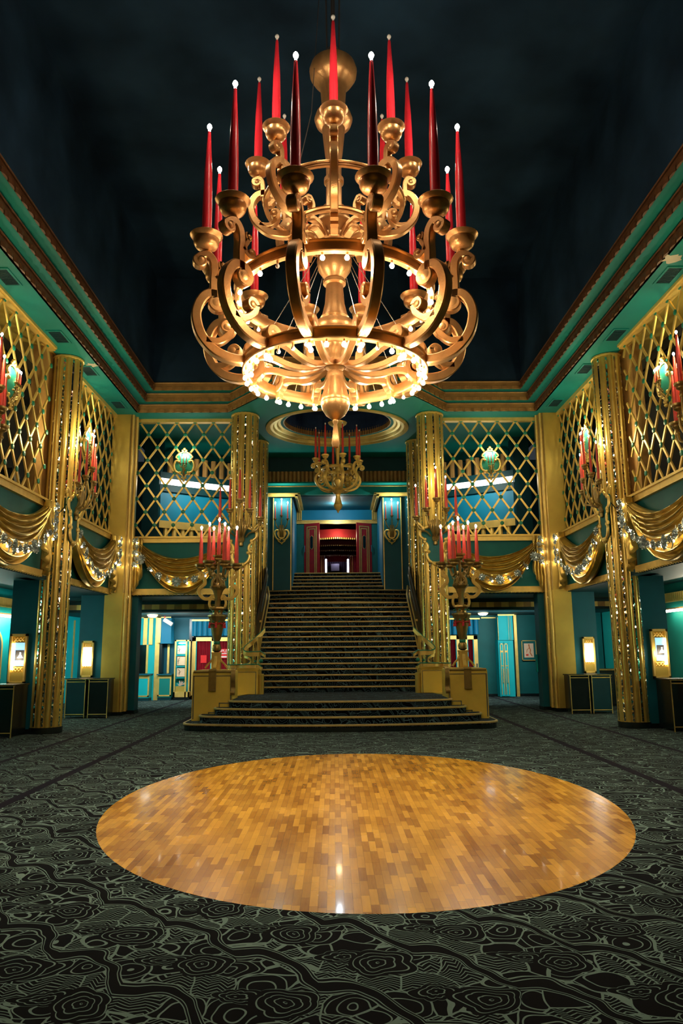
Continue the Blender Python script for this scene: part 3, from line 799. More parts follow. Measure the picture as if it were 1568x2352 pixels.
# ---- gold blocks beside the lower steps
def scroll_ribbon(P, h, w, fn=None): return MB().ribbon(P, h, w, fn)
def block(s):
    nm = 'left' if s < 0 else 'right'
    t = thing('plinth_block', 'large mirror-edged gold block under the candelabrum on the %s of the steps' % nm, 'plinth', (sx(s, 2.95), 17.95, R_+.0), 0, 'gold blocks beside the steps')
    w, d, h = .46, .42, 1.13
    p = [(-w, 0), (w, 0)]
    for k in range(7): a = PI/2*k/6; p.append((w-.08+.08*math.cos(a), h-.08+.08*math.sin(a)))
    for k in range(7): a = PI/2+PI/2*k/6; p.append((-w+.08+.08*math.cos(a), h-.08+.08*math.sin(a)))
    MB().prism(p, -d, d+.15, lambda a, b, z: (a, z, b)).build('body', 'goldbk', t, 40)
    q = -s                                     # +q side faces the stairs
    m = MB().box(-w+.02, -w+.045, -d-.006, -d+.01, .04, h-.12).box(w-.045, w-.02, -d-.006, -d+.01, .04 if q < 0 else .42, h-.12).box(-w+.02, w-.02, -d-.006, -d+.01, h-.14, h-.12)
    m.box(-.46, -.1, -d-.05, -d-.0, h-.075, h-.06) if False else None
    sgn = q
    def hb(a, b, z): m.box(sgn*a, sgn*b, -d-.006, -d+.01, z, z+.02)
    def vb(a, z0, z1): m.box(sgn*a, sgn*(a+.02), -d-.006, -d+.01, z0, z1)
    hb(.16, .44, .38); vb(.16, .17, .40); hb(-.08, .18, .17); vb(-.08, .02, .19)
    m.build('mirror_edging', 'steel', t, 0)
    m = MB().tube([(-w+.03, -d-.005, h-.03), (w-.03, -d-.005, h-.03)], .03, 8); m.build('top_moulding', 'bronze', t)
    # strap hanging over the front
    m = MB().box(-.085, .085, -d-.03, -d+.0, h-.45, h-.02).box(-.085, .085, -d-.05, -d+.02, h-.47, h-.43)
    m.tube([(-.085, -d-.0, h-.01), (.085, -d-.0, h-.01)], .045, 10)
    m.build('strap', 'bronze', t, 40)
    # scroll on the stair side
    P = spline([(-d+.1, h+.02), (-d-.02, h+.03), (-d-.1, h-.04), (-d-.12, h-.2), (-d-.06, h-.38), (-d-.1, h-.5)], 6)+spiral((-d-.15, h-.5), .05, 0, -.9, .02, 10)
    MB().ribbon(P, .016, .05, lambda r, z, tt: (q*(w+.03)+tt, r, z)).build('side_scroll', 'bronze', t, 40)
    # lower wall running back along the landing
    t2 = thing('landing_wall', 'lower gold wall block with mirror edging along the landing on the %s, behind the candelabrum plinth' % nm, 'plinth', (sx(s, 2.42), 19.9, 4*R_), 0, 'gold walls along the landing')
    m = MB().box(-.30, .30, -.25, .75, -.25, .62); m.box(-.33, .33, -.28, .78, .62, .67); m.build('body', 'goldbk', t2, 0)
    m = MB().box(-.28, -.26, -.256, -.24, 0, .56).box(.24, .26, -.256, -.24, 0, .56).box(-.28, .26, -.256, -.24, .56, .58); m.build('mirror_edging', 'steel', t2, 0)
    MB().prism([(-.3, -.02), (-.3, -1.9), (0.02, -.25), (.3, -.25), (.3, -.02)] if s < 0 else [(.3, -.02), (-.3, -.02), (-.3, -.25), (-.02, -.25), (.3, -1.9)], -.35, .012, lambda a, b, z: (a, b, z)).build('base_wedge', 'goldw', t2, 0)
    m = MB().lathe([(.09, 0), (.09, .5), (.07, .52)], q*.36, -.1, 14); m.build('end_post', 'goldw', t2, 40)
    # the gilded scroll newel
    t3 = thing('scroll_newel', 'gilded ribbon scroll newel with teal edges at the foot of the %s handrail' % nm, 'newel', (sx(s, 2.42), 19.85, 4*R_+.67), 0, 'scroll newels')
    def rb(pts, h=.07, w=.012, nm_='ribbon_scroll', mt='goldt'):
        P = spline(pts, 6); m = MB(); vs = []; n = len(P)
        for p in P: vs += [(p[0]*q, p[1], p[2]-h), (p[0]*q, p[1], p[2]+h)]
        # give it thickness with a second skin
        fs = []
        P2 = [Vector(p) for p in P]; off = []
        for i in range(n):
            tt = (P2[min(i+1, n-1)]-P2[max(i-1, 0)]); tt.z = 0
            if tt.length < 1e-5: tt = Vector((1, 0, 0))
            tt.normalize(); nn = Vector((-tt.y, tt.x, 0))*w*2; off.append(nn)
        for p, o in zip(P2, off): vs += [((p.x+o.x)*q, p.y+o.y, p.z-h), ((p.x+o.x)*q, p.y+o.y, p.z+h)]
        for i in range(n-1):
            a = 2*i; b = 2*n+2*i
            fs += [(a, a+1, a+3, a+2), (b, b+2, b+3, b+1), (a+1, b+1, b+3, a+3), (a, a+2, b+2, b)]
        fs += [(0, 2*n, 2*n+1, 1), (2*n-2, 2*n-1, 4*n-1, 4*n-2)]
        m.add(vs, fs); ob = m.build(nm_, mt, t3, 50)
        MB().tube([(p[0]*q, p[1], p[2]+h) for p in P], .014, 6).build('teal_edge', 'green', t3)
        return ob
    rb([(.42, .3, .98), (.30, .2, .84), (.12, .05, .66), (-.03, -.12, .52), (-.08, -.22, .42), (.02, -.28, .36), (.2, -.3, .36), (.33, -.25, .36), (.36, -.15, .38)], .06)
    rb([(.36, -.18, .38), (.44, -.26, .34), (.50, -.28, .30)], .045)
    rb([(-.06, -.2, .30), (.06, -.28, .26), (.13, -.24, .2), (.08, -.2, .1), (-.08, -.22, .05), (-.2, -.15, .05)], .04)
    rb([(-.25, -.22, .05), (-.05, -.34, .05), (.15, -.34, .05), (.28, -.24, .05), (.22, -.1, .05), (.1, -.12, .06), (.12, -.2, .06)], .045)
    rb([(.02-.5, -.22, .05), (-.40, -.33, .05), (-.28, -.3, .05), (-.26, -.2, .05), (-.36, -.16, .05)], .04)
    rb([(.30, -.24, .06), (.36, -.28, .02), (.4, -.24, -.02)], .05)
    MB().sphere((q*.38, -.22, .18), .055, 12, 8).build('teal_ball', 'green', t3)
    MB().sphere((q*.22, -.12, .17), .035, 12, 8).build('teal_ball', 'green', t3)
    MB().lathe([(.045, 0), (.045, .62), (.06, .64), (.06, .78), (.07, .8)], q*.3, 0, 12).build('post', 'goldt', t3, 40)
block(-1); block(1)

# ================================================================ candle fittings
def cup_mb(r, x=0, y=0, z=0, h=None, y_axis=0):
    h = h or r*1.25
    p = [(r*.18, 0), (r*.28, h*.03), (r*.50, h*.10), (r*.67, h*.22), (r*.77, h*.40), (r*.80, h*.58), (r*.79, h*.70), (r*.90, h*.78), (r*.99, h*.90), (r*1.02, h*.94), (r*1.0, h*.97), (r*.94, h*.90), (r*.78, h*.80), (0, h*.78)]
    return MB().lathe(p, x, y, 22, 'z', z)
def cup2_mb(r, x=0, y=0, z=0):              # the flatter turned cup of the wall brackets
    p = [(r*.3, 0), (r*.22, r*.2), (r*.4, r*.3), (r*.72, r*.55), (r*.72, r*.8), (r*.6, r*.92), (r*.95, r*1.0), (r, r*1.12), (r*1.02, r*1.3), (r*.9, r*1.32), (r*.5, r*1.2), (0, r*1.2)]
    return MB().lathe(p, x, y, 18, 'z', z)
def candle_mb(r0, r1, x, y, z0, z1):
    return MB().lathe([(r0, z0), (r0*.98, z0+(z1-z0)*.3), (r0*.72+r1*.28, z0+(z1-z0)*.6), (r1*1.05, z1-.03), (r1*.5, z1)], x, y, 14)
def bulb_mb(r, x, y, z, down=False):
    k = -1 if down else 1
    return MB().lathe([(r*.45, -k*r*2.0) if not down else (0, -r*1.0)] + ([(r*.45, -r*1.2), (r*.9, -r*.4), (r, .1*r), (r*.8, r*.7), (r*.3, r*1.35), (0, r*1.5)] if not down else [(r*.7, -r*.7), (r, 0), (r*.85, r*.6), (r*.4, r*1.3), (r*.35, r*2.0)]), x, y, 10, 'z', z)

# ---------------------------------------------------------------- the great chandelier
CH = Vector((.035, 9.1, 0))
cz0 = 4.2
ch = thing('chandelier', 'enormous gilded two-tier chandelier with red candles hanging over the dance floor', 'chandelier', (CH.x, CH.y, cz0))
def Zr(pts): return [(r, z-cz0) for r, z in pts]
col = [(0, 4.23), (.035, 4.245), (.052, 4.29), (.045, 4.36), (.022, 4.55), (.035, 4.575), (.035, 4.60), (.015, 4.62)]
MB().lathe(Zr(col), 0, 0, 16).build('drop_finial', 'goldc', ch)
col = [(.015, 4.60), (.06, 4.62), (.125, 4.67), (.17, 4.75), (.188, 4.83), (.186, 4.845), (.178, 4.85), (.182, 4.86), (.178, 4.90), (.165, 4.96), (.10, 5.17), (.105, 5.19), (.105, 5.25), (.08, 5.26), (.10, 5.28), (.145, 5.32), (.15, 5.36), (.10, 5.40), (.10, 5.5), (.13, 5.55), (.13, 5.62), (.20, 5.70), (.265, 5.80), (.27, 5.87), (.25, 5.93), (.18, 5.97), (.19, 6.0), (.165, 6.05), (.13, 6.2), (.115, 6.4), (.115, 6.46), (.15, 6.48), (.155, 6.52), (.13, 6.55), (.15, 6.58), (.215, 6.68), (.235, 6.8), (.22, 6.9), (.17, 7.0), (.1, 7.06), (.1, 7.1)]
MB().lathe(Zr(col), 0, 0, 32).build('lower_stem', 'goldc', ch)
col = [(.1, 7.08), (.16, 7.12), (.15, 7.2), (.24, 7.3), (.25, 7.36), (.235, 7.4), (.2, 7.48), (.11, 7.55), (.105, 7.95), (.135, 7.97), (.135, 8.03), (.105, 8.05), (.105, 8.3), (.12, 8.4), (.16, 8.8), (.24, 8.87), (.265, 8.95), (.24, 9.03), (.16, 9.07), (.165, 9.2), (.18, 9.42), (.20, 9.49), (.27, 9.55), (.325, 9.64), (.335, 9.72), (.31, 9.8), (.22, 9.86), (.12, 9.9), (.06, 9.93), (0, 9.93)]
MB().lathe(Zr(col), 0, 0, 32).build('upper_stem', 'goldc', ch)
# rings
def ringprof(R, z0, z1, t):
    c = (z0+z1)/2
    return [(R-t, z0), (R-.01, z0), (R, z0+.012), (R-.008, z0+.03), (R-.008, z1-.03), (R+.012, z1-.015), (R+.01, z1), (R-t, z1), (R-t-.008, z1-.02), (R-t-.008, z0+.02), (R-t, z0)]
def ringobj(name, R, z0, z1, t, seg=72):
    return MB().lathe(Zr(ringprof(R, z0, z1, t)), 0, 0, seg).build(name, 'goldc', ch, 40)
ringobj('lower_ring', 1.20, 5.205, 5.345, .085)
ringobj('upper_ring', 1.31, 6.22, 6.37, .085)
ringobj('tie_ring', .60, 7.18, 7.25, .05, 48)
ringobj('tie_ring', .95, 7.57, 7.64, .05, 56)
# spokes under the lower ring
sp = None
P = spline([(.10, 5.37), (.22, 5.31), (.42, 5.26), (.62, 5.285), (.80, 5.35), (.94, 5.37), (1.04, 5.33), (1.09, 5.24), (1.09, 5.17)], 6)
for k in range(12):
    a = math.radians(-75+30*k)
    if sp is None:
        n = len(P); sp = MB().ribbon([(r, z-cz0) for r, z in P], [.030+.012*math.sin(PI*i/(n-1)) for i in range(n)], .042).build('spoke', 'goldc', ch, 40)
        sp.rotation_euler = (0, 0, a)
    else:
        c = sp.copy(); COL.objects.link(c); c.parent = ch; c.rotation_euler = (0, 0, a)
# big arms
BOSS = {}
def arm(name, parts, hw, w, mat, parent, cz):
    m = MB()
    for P, h in parts:
        n = len(P)
        hh = [h]*n if not isinstance(h, tuple) else [h[0]+(h[1]-h[0])*i/(n-1) for i in range(n)]
        m.ribbon([(r, z-cz) for r, z in P], hh, w)
    for bx_, bz_, br_ in BOSS.get(id(parts), []): m.lathe([(0, -w*1.12), (br_*.6, -w*1.12), (br_, -w*1.0), (br_, w*1.0), (br_*.6, w*1.12), (0, w*1.12)], bx_, 0, 16, 'y', bz_-cz)
    return m.build(name, mat, parent, 42)
def fit(a, cupr, cz, cup_r, cup_z, cup_h, c_r0, c_r1, c_z0, c_z1, bulb_r, lit, mt='goldc', wax='candle', cupf=None):
    (cupf or cup_mb)(cup_r, cupr, 0, cup_z-cz, *( [cup_h] if cupf is None else [])).build('candle_cup', mt, a, 50)
    candle_mb(c_r0, c_r1, cupr, 0, c_z0-cz, c_z1-cz).build('candle', wax, a, 50)
    bulb_mb(bulb_r, cupr, 0, c_z1-cz+bulb_r*1.6).build('bulb', 'bulbw' if lit else 'bulbo', a)
LOW = [
 (spiral((1.085, 5.425), .075, 150, -.95, .02)[::-1][:-1]+spline([(1.02, 5.46), (1.03, 5.36), (1.12, 5.30), (1.32, 5.29), (1.55, 5.375), (1.72, 5.56), (1.79, 5.79), (1.765, 5.965), (1.69, 6.09), (1.60, 6.125), (1.50, 6.10), (1.455, 6.02)], 6)+spiral((1.54, 6.01), .085, 180, .8, .02), .061),
 (spline([(1.66, 5.50), (1.50, 5.50), (1.38, 5.60), (1.345, 5.70)], 6)+spiral((1.41, 5.69), .065, 175, -.85, .015), .044),
 (spline([(1.575, 6.06), (1.585, 6.27), (1.58, 6.44), (1.60, 6.57), (1.665, 6.645), (1.74, 6.63), (1.80, 6.58)], 6)+spiral((1.755, 6.555), .055, 20, -.85, .015), .049),
 (spiral((1.475, 6.52), .045, 60, -.8, .012)[::-1]+spline([(1.50, 6.56), (1.49, 6.47), (1.53, 6.39), (1.53, 6.33)], 5), .026),
 (spline([(1.56, 6.36), (1.51, 6.30), (1.44, 6.27), (1.40, 6.31)], 5)+spiral((1.435, 6.33), .04, 210, -.8, .012), .026)]
proto = {}
BOSS[id(LOW)] = [(1.54, 6.01, .062), (1.41, 5.69, .046), (1.755, 6.555, .044), (1.085, 5.425, .046), (1.475, 6.52, .03), (1.435, 6.33, .03)]
for k in range(12):
    deg = -75+30*k; lit = True
    if not proto.get('low'):
        a = arm('arm', LOW, 0, .062, 'goldc', ch, cz0)
        MB().lathe([(.035, 6.62-cz0), (.045, 6.70-cz0), (.035, 6.74-cz0)], 1.665, 0, 8).build('neck', 'goldc', a, 40)
        fit(a, 1.69, cz0, .205, 6.72, .215, .062, .020, 6.90, 8.44, .033, True)
        a.rotation_euler = (0, 0, math.radians(deg)); proto['low'] = a
    else: dup(proto['low'], None, math.radians(deg), parent=ch)
UP = [
 (spline([(.585, 7.22), (.66, 7.19), (.88, 7.235), (1.06, 7.40), (1.12, 7.60), (1.07, 7.74), (.98, 7.80), (.88, 7.79), (.825, 7.72)], 6)+spiral((.895, 7.705), .07, 170, .8, .018), .048),
 (spline([(1.0, 7.34), (.87, 7.33), (.77, 7.41), (.745, 7.50)], 6)+spiral((.80, 7.50), .055, 175, -.85, .014), .030),
 (spline([(.965, 7.74), (.965, 7.88), (.975, 7.97), (1.02, 8.02), (1.085, 7.99)], 6)+spiral((1.045, 7.965), .045, 25, -.85, .013), .034),
 (spline([(.60, 7.21), (.45, 7.30), (.42, 7.44), (.47, 7.53)], 6)+spiral((.50, 7.48), .05, 120, -.85, .013), .028),
 (spline([(.16, 7.10), (.26, 7.22), (.40, 7.26), (.52, 7.20), (.60, 7.06)], 6), .026),
 (spline([(.22, 7.08), (.34, 7.15), (.46, 7.12), (.52, 7.02)], 6), .02)]
BOSS[id(UP)] = [(.895, 7.705, .05), (.80, 7.50, .04), (1.045, 7.965, .034), (.50, 7.48, .036)]
for k in range(8):
    deg = -90+45*k
    if not proto.get('up'):
        a = arm('arm', UP, 0, .052, 'goldc', ch, cz0)
        MB().lathe([(.03, 8.0-cz0), (.04, 8.06-cz0), (.03, 8.1-cz0)], 1.02, 0, 8).build('neck', 'goldc', a, 40)
        fit(a, 1.035, cz0, .175, 8.07, .20, .056, .018, 8.22, 9.55, .028, False)
        a.rotation_euler = (0, 0, math.radians(deg)); proto['up'] = a
    else: dup(proto['up'], None, math.radians(deg), parent=ch)
# bulbs round the rings
bl_ = bo_ = None
def ringbulbs(R, z, n, off, unlit):
    global bl_, bo_
    for k in range(n):
        a = 2*PI*(k+off)/n; lit = k not in unlit
        src = bl_ if lit else bo_
        if src is None:
            o = bulb_mb(.030 if lit else .026, 0, 0, 0, True).build('light_bulb', 'bulb' if lit else 'bulbo', ch)
            MB().lathe([(.014, .03), (.016, .10)], 0, 0, 8).build('socket', 'goldc', o)
            if lit: bl_ = o
            else: bo_ = o
            src = o
            o.location = (R*math.cos(a), R*math.sin(a), z-cz0)
        else: dup(src, (R*math.cos(a), R*math.sin(a), z-cz0), parent=ch)
ringbulbs(1.155, 5.135, 36, .5, {3, 8, 13, 19, 23, 24, 29, 33})
ringbulbs(1.265, 6.15, 28, .5, {1, 4, 7, 11, 14, 18, 19, 22, 26})
for k in range(12):
    a = math.radians(-75+30*k)
    dup(bl_, (1.09*math.cos(a), 1.09*math.sin(a), 5.11-cz0), parent=ch)
# suspension
for a, r, rt in ((20, .09, .12), (160, .09, .12), (270, .09, .1), (90, .08, .1)):
    c = math.cos(math.radians(a)); s_ = math.sin(math.radians(a))
    MB().tube([(r*c, r*s_, 9.88-cz0), (rt*c, rt*s_, 12.58-cz0)], .012, 6).build('suspension_cable', 'wire', ch)
MB().tube([(-.55, -.3, 7.60-cz0), (-.30, -.2, 8.9-cz0), (-.10, -.05, 12.5-cz0)], .006, 5).build('thin_cable', 'wire', ch)
MB().lathe([(.05, 9.9-cz0), (.09, 9.94-cz0), (.09, 10.06-cz0), (.03, 10.12-cz0), (.03, 12.58-cz0)], 0, 0, 12).build('hanger', 'wire', ch, 40)
for a in (40, 60, 120, 140, 220, 240, 300, 320):
    c = math.cos(math.radians(a)); s_ = math.sin(math.radians(a))
    MB().tube([(.2*c, .2*s_, 6.95-cz0), (1.14*c, 1.14*s_, 5.34-cz0)], .005, 4).build('stay_wire', 'steel', ch)
# its lamps' own light, and added floor spots
for k in range(8):
    a = 2*PI*(k+.5)/8
    lamp('lower_ring_light', (1.12*math.cos(a), 1.12*math.sin(a), 5.05-cz0), 8.5, WARMR, .05, ch)
for k in range(6):                           # spots added under the ring to brighten the dance floor
    a = 2*PI*k/6
    l = lamp('floor_fill_spot', (1.0*math.cos(a), 1.0*math.sin(a), 4.95-cz0), 55, WARMR, .05, ch, 'SPOT')
    l.data.spot_size = math.radians(130); l.data.spot_blend = .8
for k in range(6):
    a = 2*PI*(k+.5)/6
    lamp('upper_ring_light', (1.23*math.cos(a), 1.23*math.sin(a), 6.10-cz0), 8, WARMR, .03, ch)
for k in range(12):
    a = math.radians(-75+30*k)
    lamp('candle_light', (1.69*math.cos(a), 1.69*math.sin(a), 8.56-cz0), 7, WARMW, .03, ch)

# ---------------------------------------------------------------- the small chandelier over the stairs
c2z = 5.85
c2 = thing('chandelier', 'smaller gilded chandelier with eight unlit red candles hanging over the stairs', 'chandelier', (.15, 22.4, c2z))
P2 = [(0, 5.87), (.02, 5.88), (.03, 5.92), (.05, 5.95), (.11, 6.02), (.14, 6.12), (.12, 6.16), (.07, 6.38), (.08, 6.44), (.06, 6.46), (.2, 6.55), (.25, 6.6), (.24, 6.63), (.1, 6.64), (.06, 6.7), (.12, 6.8), (.13, 6.9), (.05, 7.0), (.04, 7.15), (.09, 7.2), (.1, 7.3), (.05, 7.4), (.05, 7.6), (.08, 7.9), (.10, 8.3), (.12, 8.6), (.28, 8.72), (.30, 8.76), (.05, 8.78), (.02, 9.5)]
MB().lathe([(r, z-c2z) for r, z in P2], 0, 0, 24).build('stem', 'goldt', c2)
MB().lathe([(r, z-c2z) for r, z in ((.46, 7.22), (.5, 7.22), (.52, 7.25), (.5, 7.30), (.46, 7.30), (.46, 7.22))], 0, 0, 40).build('ring', 'goldt', c2, 40)
A2 = [
 (spline([(.14, 6.62), (.34, 6.58), (.56, 6.66), (.69, 6.82), (.70, 6.98), (.60, 7.12), (.58, 7.26), (.66, 7.38), (.78, 7.38)], 6)+spiral((.77, 7.32), .06, 70, -.9, .015), .036),
 (spline([(.62, 6.80), (.52, 6.80), (.44, 6.88)], 6)+spiral((.49, 6.90), .05, 200, -.9, .012), .024),
 (spline([(.62, 7.08), (.55, 7.00), (.52, 7.10)], 5)+spiral((.53, 7.12), .03, 220, -.6, .012), .02)]
a0 = None
for k in range(8):
    deg = -78+45*k
    if a0 is None:
        a0 = arm('arm', A2, 0, .045, 'goldt', c2, c2z)
        fit(a0, .70, c2z, .115, 7.42, .12, .038, .018, 7.52, 8.52, .022, False, 'goldt', 'candle2', cup2_mb)
        a0.rotation_euler = (0, 0, math.radians(deg))
    else: dup(a0, None, math.radians(deg), parent=c2)
for k in range(14):
    a = 2*PI*k/14
    bulb_mb(.022, .48*math.cos(a), .48*math.sin(a), 7.17-c2z, True).build('light_bulb', 'bulbo', c2)

# ---------------------------------------------------------------- wall brackets on the columns
def cscroll(m, pts, r=.022, curls=True, n=6, y=0, fn=None):
    """a C-scroll moulding: tapered tube with balls at the ends; pts are (x,z)"""
    P = spline(pts, n); k = len(P); fn = fn or (lambda x, z: (x, y, z))
    m.tube([fn(a, b) for a, b in P], [r*(.65+.5*math.sin(PI*i/(k-1))) for i in range(k)], 8)
    if curls:
        for e in (P[0], P[-1]):
            c = fn(*e); m.sphere(c, r*1.35, 8, 6)
def sconce(x, y, z, rot, label, lit, scale=1.0, power=8):
    """origin at the column face, local -y towards the room, z of the outer cups = 0"""
    t = thing('wall_sconce', label, 'sconce', (x, y, z), rot, 'five-candle brackets on the columns')
    t.scale = (scale, scale*(.68 if abs(rot) > 1 and y > 12 else 1), scale)
    half = [(.0, -.03), (.22, -.10), (.36, -.13), (.41, -.22), (.40, -.36), (.30, -.47), (.24, -.55), (.24, -.70), (.20, -.84), (.20, -.98), (.12, -1.12), (0, -1.20)]
    H = spline(half, 3)
    MB().prism(H+[(-a, b) for a, b in H[::-1][1:-1]], -.05, .02, lambda a, b, z: (a, z, b)).build('plate', 'teal', t, 30)
    m = MB()
    for q in (-1, 1):
        cscroll(m, [(q*.13, -.01), (q*.20, -.10), (q*.33, -.13)], .036, True, 5, -.06)
        cscroll(m, [(q*.34, -.14), (q*.43, -.03), (q*.55, .02), (q*.60, -.05)], .038, True, 5, -.06)
        cscroll(m, [(q*.33, -.18), (q*.42, -.22), (q*.42, -.36), (q*.29, -.46)], .042, True, 5, -.06)
        cscroll(m, [(q*.30, -.52), (q*.23, -.60), (q*.22, -.72), (q*.28, -.78)], .038, True, 5, -.06)
        cscroll(m, [(q*.20, -.80), (q*.25, -.90), (q*.19, -1.05), (q*.06, -1.13)], .042, True, 5, -.06)
    m.sphere((0, -.08, -1.13), .05, 10, 8).lathe([(0, -1.24), (.03, -1.21), (.07, -1.17), (.04, -1.13)], 0, -.06, 8)
    m.build('frame', 'goldt', t, 50)
    # body of the bracket: fan of leaves
    m = MB()
    for i, xx in enumerate((-.13, -.065, 0, .065, .13)):
        hgt = .02+.05*(1-abs(xx)/.13)
        m.ribbon([( -.10, -.45), (-.16, -.33), (-.26, -.15), (-.30, hgt), (-.25, hgt+.05)], [.02, .03, .03, .025, .015], .026, lambda r, z, tt, X_=xx: (X_*(1.0 if z > -.3 else .55)+tt, r, z))
        m.sphere((xx, -.29, hgt+.02), .032, 8, 6)
    m.lathe([(.03, -.62), (.06, -.60), (.055, -.52), (.08, -.50), (.09, -.46), (.06, -.44)], 0, -.1, 12)
    m.build('bracket', 'bronze', t, 50)
    spots = [(-.56, -.42, 0), (-.28, -.50, .225), (0, -.56, .49), (.28, -.50, .225), (.56, -.42, 0)]
    for i, (cx, cy, cz) in enumerate(spots):
        a = MB().tube(spline([(cx*.25, -.14, -.36), (cx*.45, cy*.75, -.28), (cx*.85, cy, -.20+cz*.6), (cx, cy, cz)], 5), .024, 8)
        a.sphere((cx, cy, cz-.05), .045, 8, 6)
        ao = a.build('arm', 'bronze', t, 50)
        cup2_mb(.115, cx, cy, cz).build('candle_cup', 'bronze', ao, 50)
        candle_mb(.041, .018, cx, cy, cz+.13, cz+1.0).build('candle', 'candle2', ao, 50)
        bulb_mb(.022, cx, cy, cz+1.035).build('bulb', 'bulbw' if i in lit else 'bulbo', ao)
    if lit:
        mx = sum(spots[i][0] for i in lit)/len(lit); mz = sum(spots[i][2] for i in lit)/len(lit)
        lamp('candle_light', (mx, -.52, mz+1.08), power*len(lit), GLD, .06, t)
    return t
ROTL, ROTR = PI/2, -PI/2                     # local -y turns to +x (left wall) or -x (right wall)
sconce(sx(-1, 6.45)+.33, 16.8, 5.30, ROTL, 'gold and teal candle bracket on the left round column, nearest its candle unlit', {0, 1, 2, 3}, power=9)
sconce(sx(1, 6.47)-.33, 16.8, 5.30, ROTR, 'gold and teal candle bracket on the right round column, all candles lit', {0, 1, 2, 3, 4}, power=8)
sconce(sx(-1, 6.43)+.34, 11.4, 5.30, ROTL, 'candle bracket at the left edge of the photo, only a red candle showing', {1, 2, 3}, power=9)
sconce(sx(1, 6.43)-.34, 11.4, 5.30, ROTR, 'candle bracket at the right edge of the photo, partly cut off', {1, 2, 3}, power=9)
sconce(sx(-1, 2.74), 20.76, 5.23, 0, 'candle bracket with unlit candles on the column left of the stairs', set())
sconce(sx(1, 2.74), 20.76, 5.23, 0, 'candle bracket with some candles lit on the column right of the stairs', {0, 2, 3}, power=6)

# ---------------------------------------------------------------- small brackets hung on the lattices
def small_sconce(x, y, z, rot, label, power=6):
    t = thing('lattice_sconce', label, 'sconce', (x, y, z), rot, 'oval three-candle brackets on the lattice screens')
    H = spline([(0, .34), (.15, .30), (.22, .18), (.24, .05), (.26, -.05), (.20, -.2), (.1, -.28), (0, -.30)], 4)
    MB().prism(H+[(-a, b) for a, b in H[::-1][1:-1]], -.04, .0, lambda a, b, z: (a, z, b)).build('plate', 'green', t, 30)
    m = MB()
    for q in (-1, 1):
        cscroll(m, [(q*.16, .08), (q*.25, .10), (q*.30, -.05), (q*.24, -.22), (q*.12, -.26)], .03, True, 6, -.05)
        cscroll(m, [(q*.20, .16), (q*.25, .22), (q*.16, .32), (q*.03, .38)], .024, True, 5, -.05)
        cscroll(m, [(q*.14, -.30), (q*.06, -.34), (q*.03, -.42)], .02, True, 4, -.05)
        m.sphere((q*.06, -.05, .42), .035, 8, 6).sphere((q*.06, -.05, -.42), .03, 8, 6)
    m.sphere((0, -.05, .47), .045, 8, 6).sphere((0, -.05, -.5), .045, 8, 6).sphere((0, -.05, -.44), .03, 8, 6)
    m.build('frame', 'goldt', t, 50)
    m = MB().tube([(0, -.03, -.35), (0, -.12, -.25), (0, -.16, -.1)], .03, 8)
    for k in range(14): m.sphere((random.uniform(-.08, .08), -.13+random.uniform(-.04, .02), random.uniform(-.28, -.04)), .022, 6, 4)
    b = m.build('bracket', 'bronze', t, 50)
    for cx in (-.09, 0, .09):
        a = MB().tube([(0, -.14, -.16), (cx, -.17, -.1), (cx, -.18, -.04)], .012, 6).build('arm', 'bronze', t)
        cup2_mb(.035, cx, -.18, -.05).build('candle_cup', 'bronze', a, 50)
        candle_mb(.012, .008, cx, -.18, 0, .23).build('candle', 'candle2', a, 50)
        bulb_mb(.02, cx, -.18, .26).build('bulb', 'bulbw', a)
    lamp('candle_light', (0, -.2, .33), power, (1, .93, .7), .04, t)
    return t
small_sconce(-4.43, 21.495, 7.2, 0, 'small oval bracket glowing on the lattice left of the stairs')
small_sconce(sx(1, 4.57), 21.495, 7.2, 0, 'small oval bracket glowing on the lattice right of the stairs')
for s, nm, rt in ((-1, 'left', ROTL), (1, 'right', ROTR)):
    small_sconce(sx(s, 6.535), 14.0, 6.95, rt, 'small oval bracket on the nearer %s side lattice' % nm, 8)
    small_sconce(sx(s, 6.535), 18.6, 7.0, rt, 'small oval bracket on the farther %s side lattice, behind the column candles' % nm, 8)
    # lamps on stands, added behind the lattice to warm the gilded mezzanine ceiling
    for y in (13.5, 18.5):
        t = thing('fill_uplighter', 'uplighter added behind the %s lattice, %s' % (nm, 'nearer' if y < 15 else 'farther'), 'light', (sx(s, 6.95), y, 7.6), 0)
        MB().lathe([(.02, -.2), (.04, -.18), (.12, 0), (.1, 0), (.02, -.12)], 0, 0, 12).build('bowl', 'bronze', t)
        MB().lathe([(.14, -2.78), (.14, -2.74), (.015, -2.32), (.015, -.18)], 0, 0, 12).build('stand', 'bronze', t, 40)
        lamp('mezzanine_fill', (0, 0, .1), 7, (1, .86, .45), .1, t)

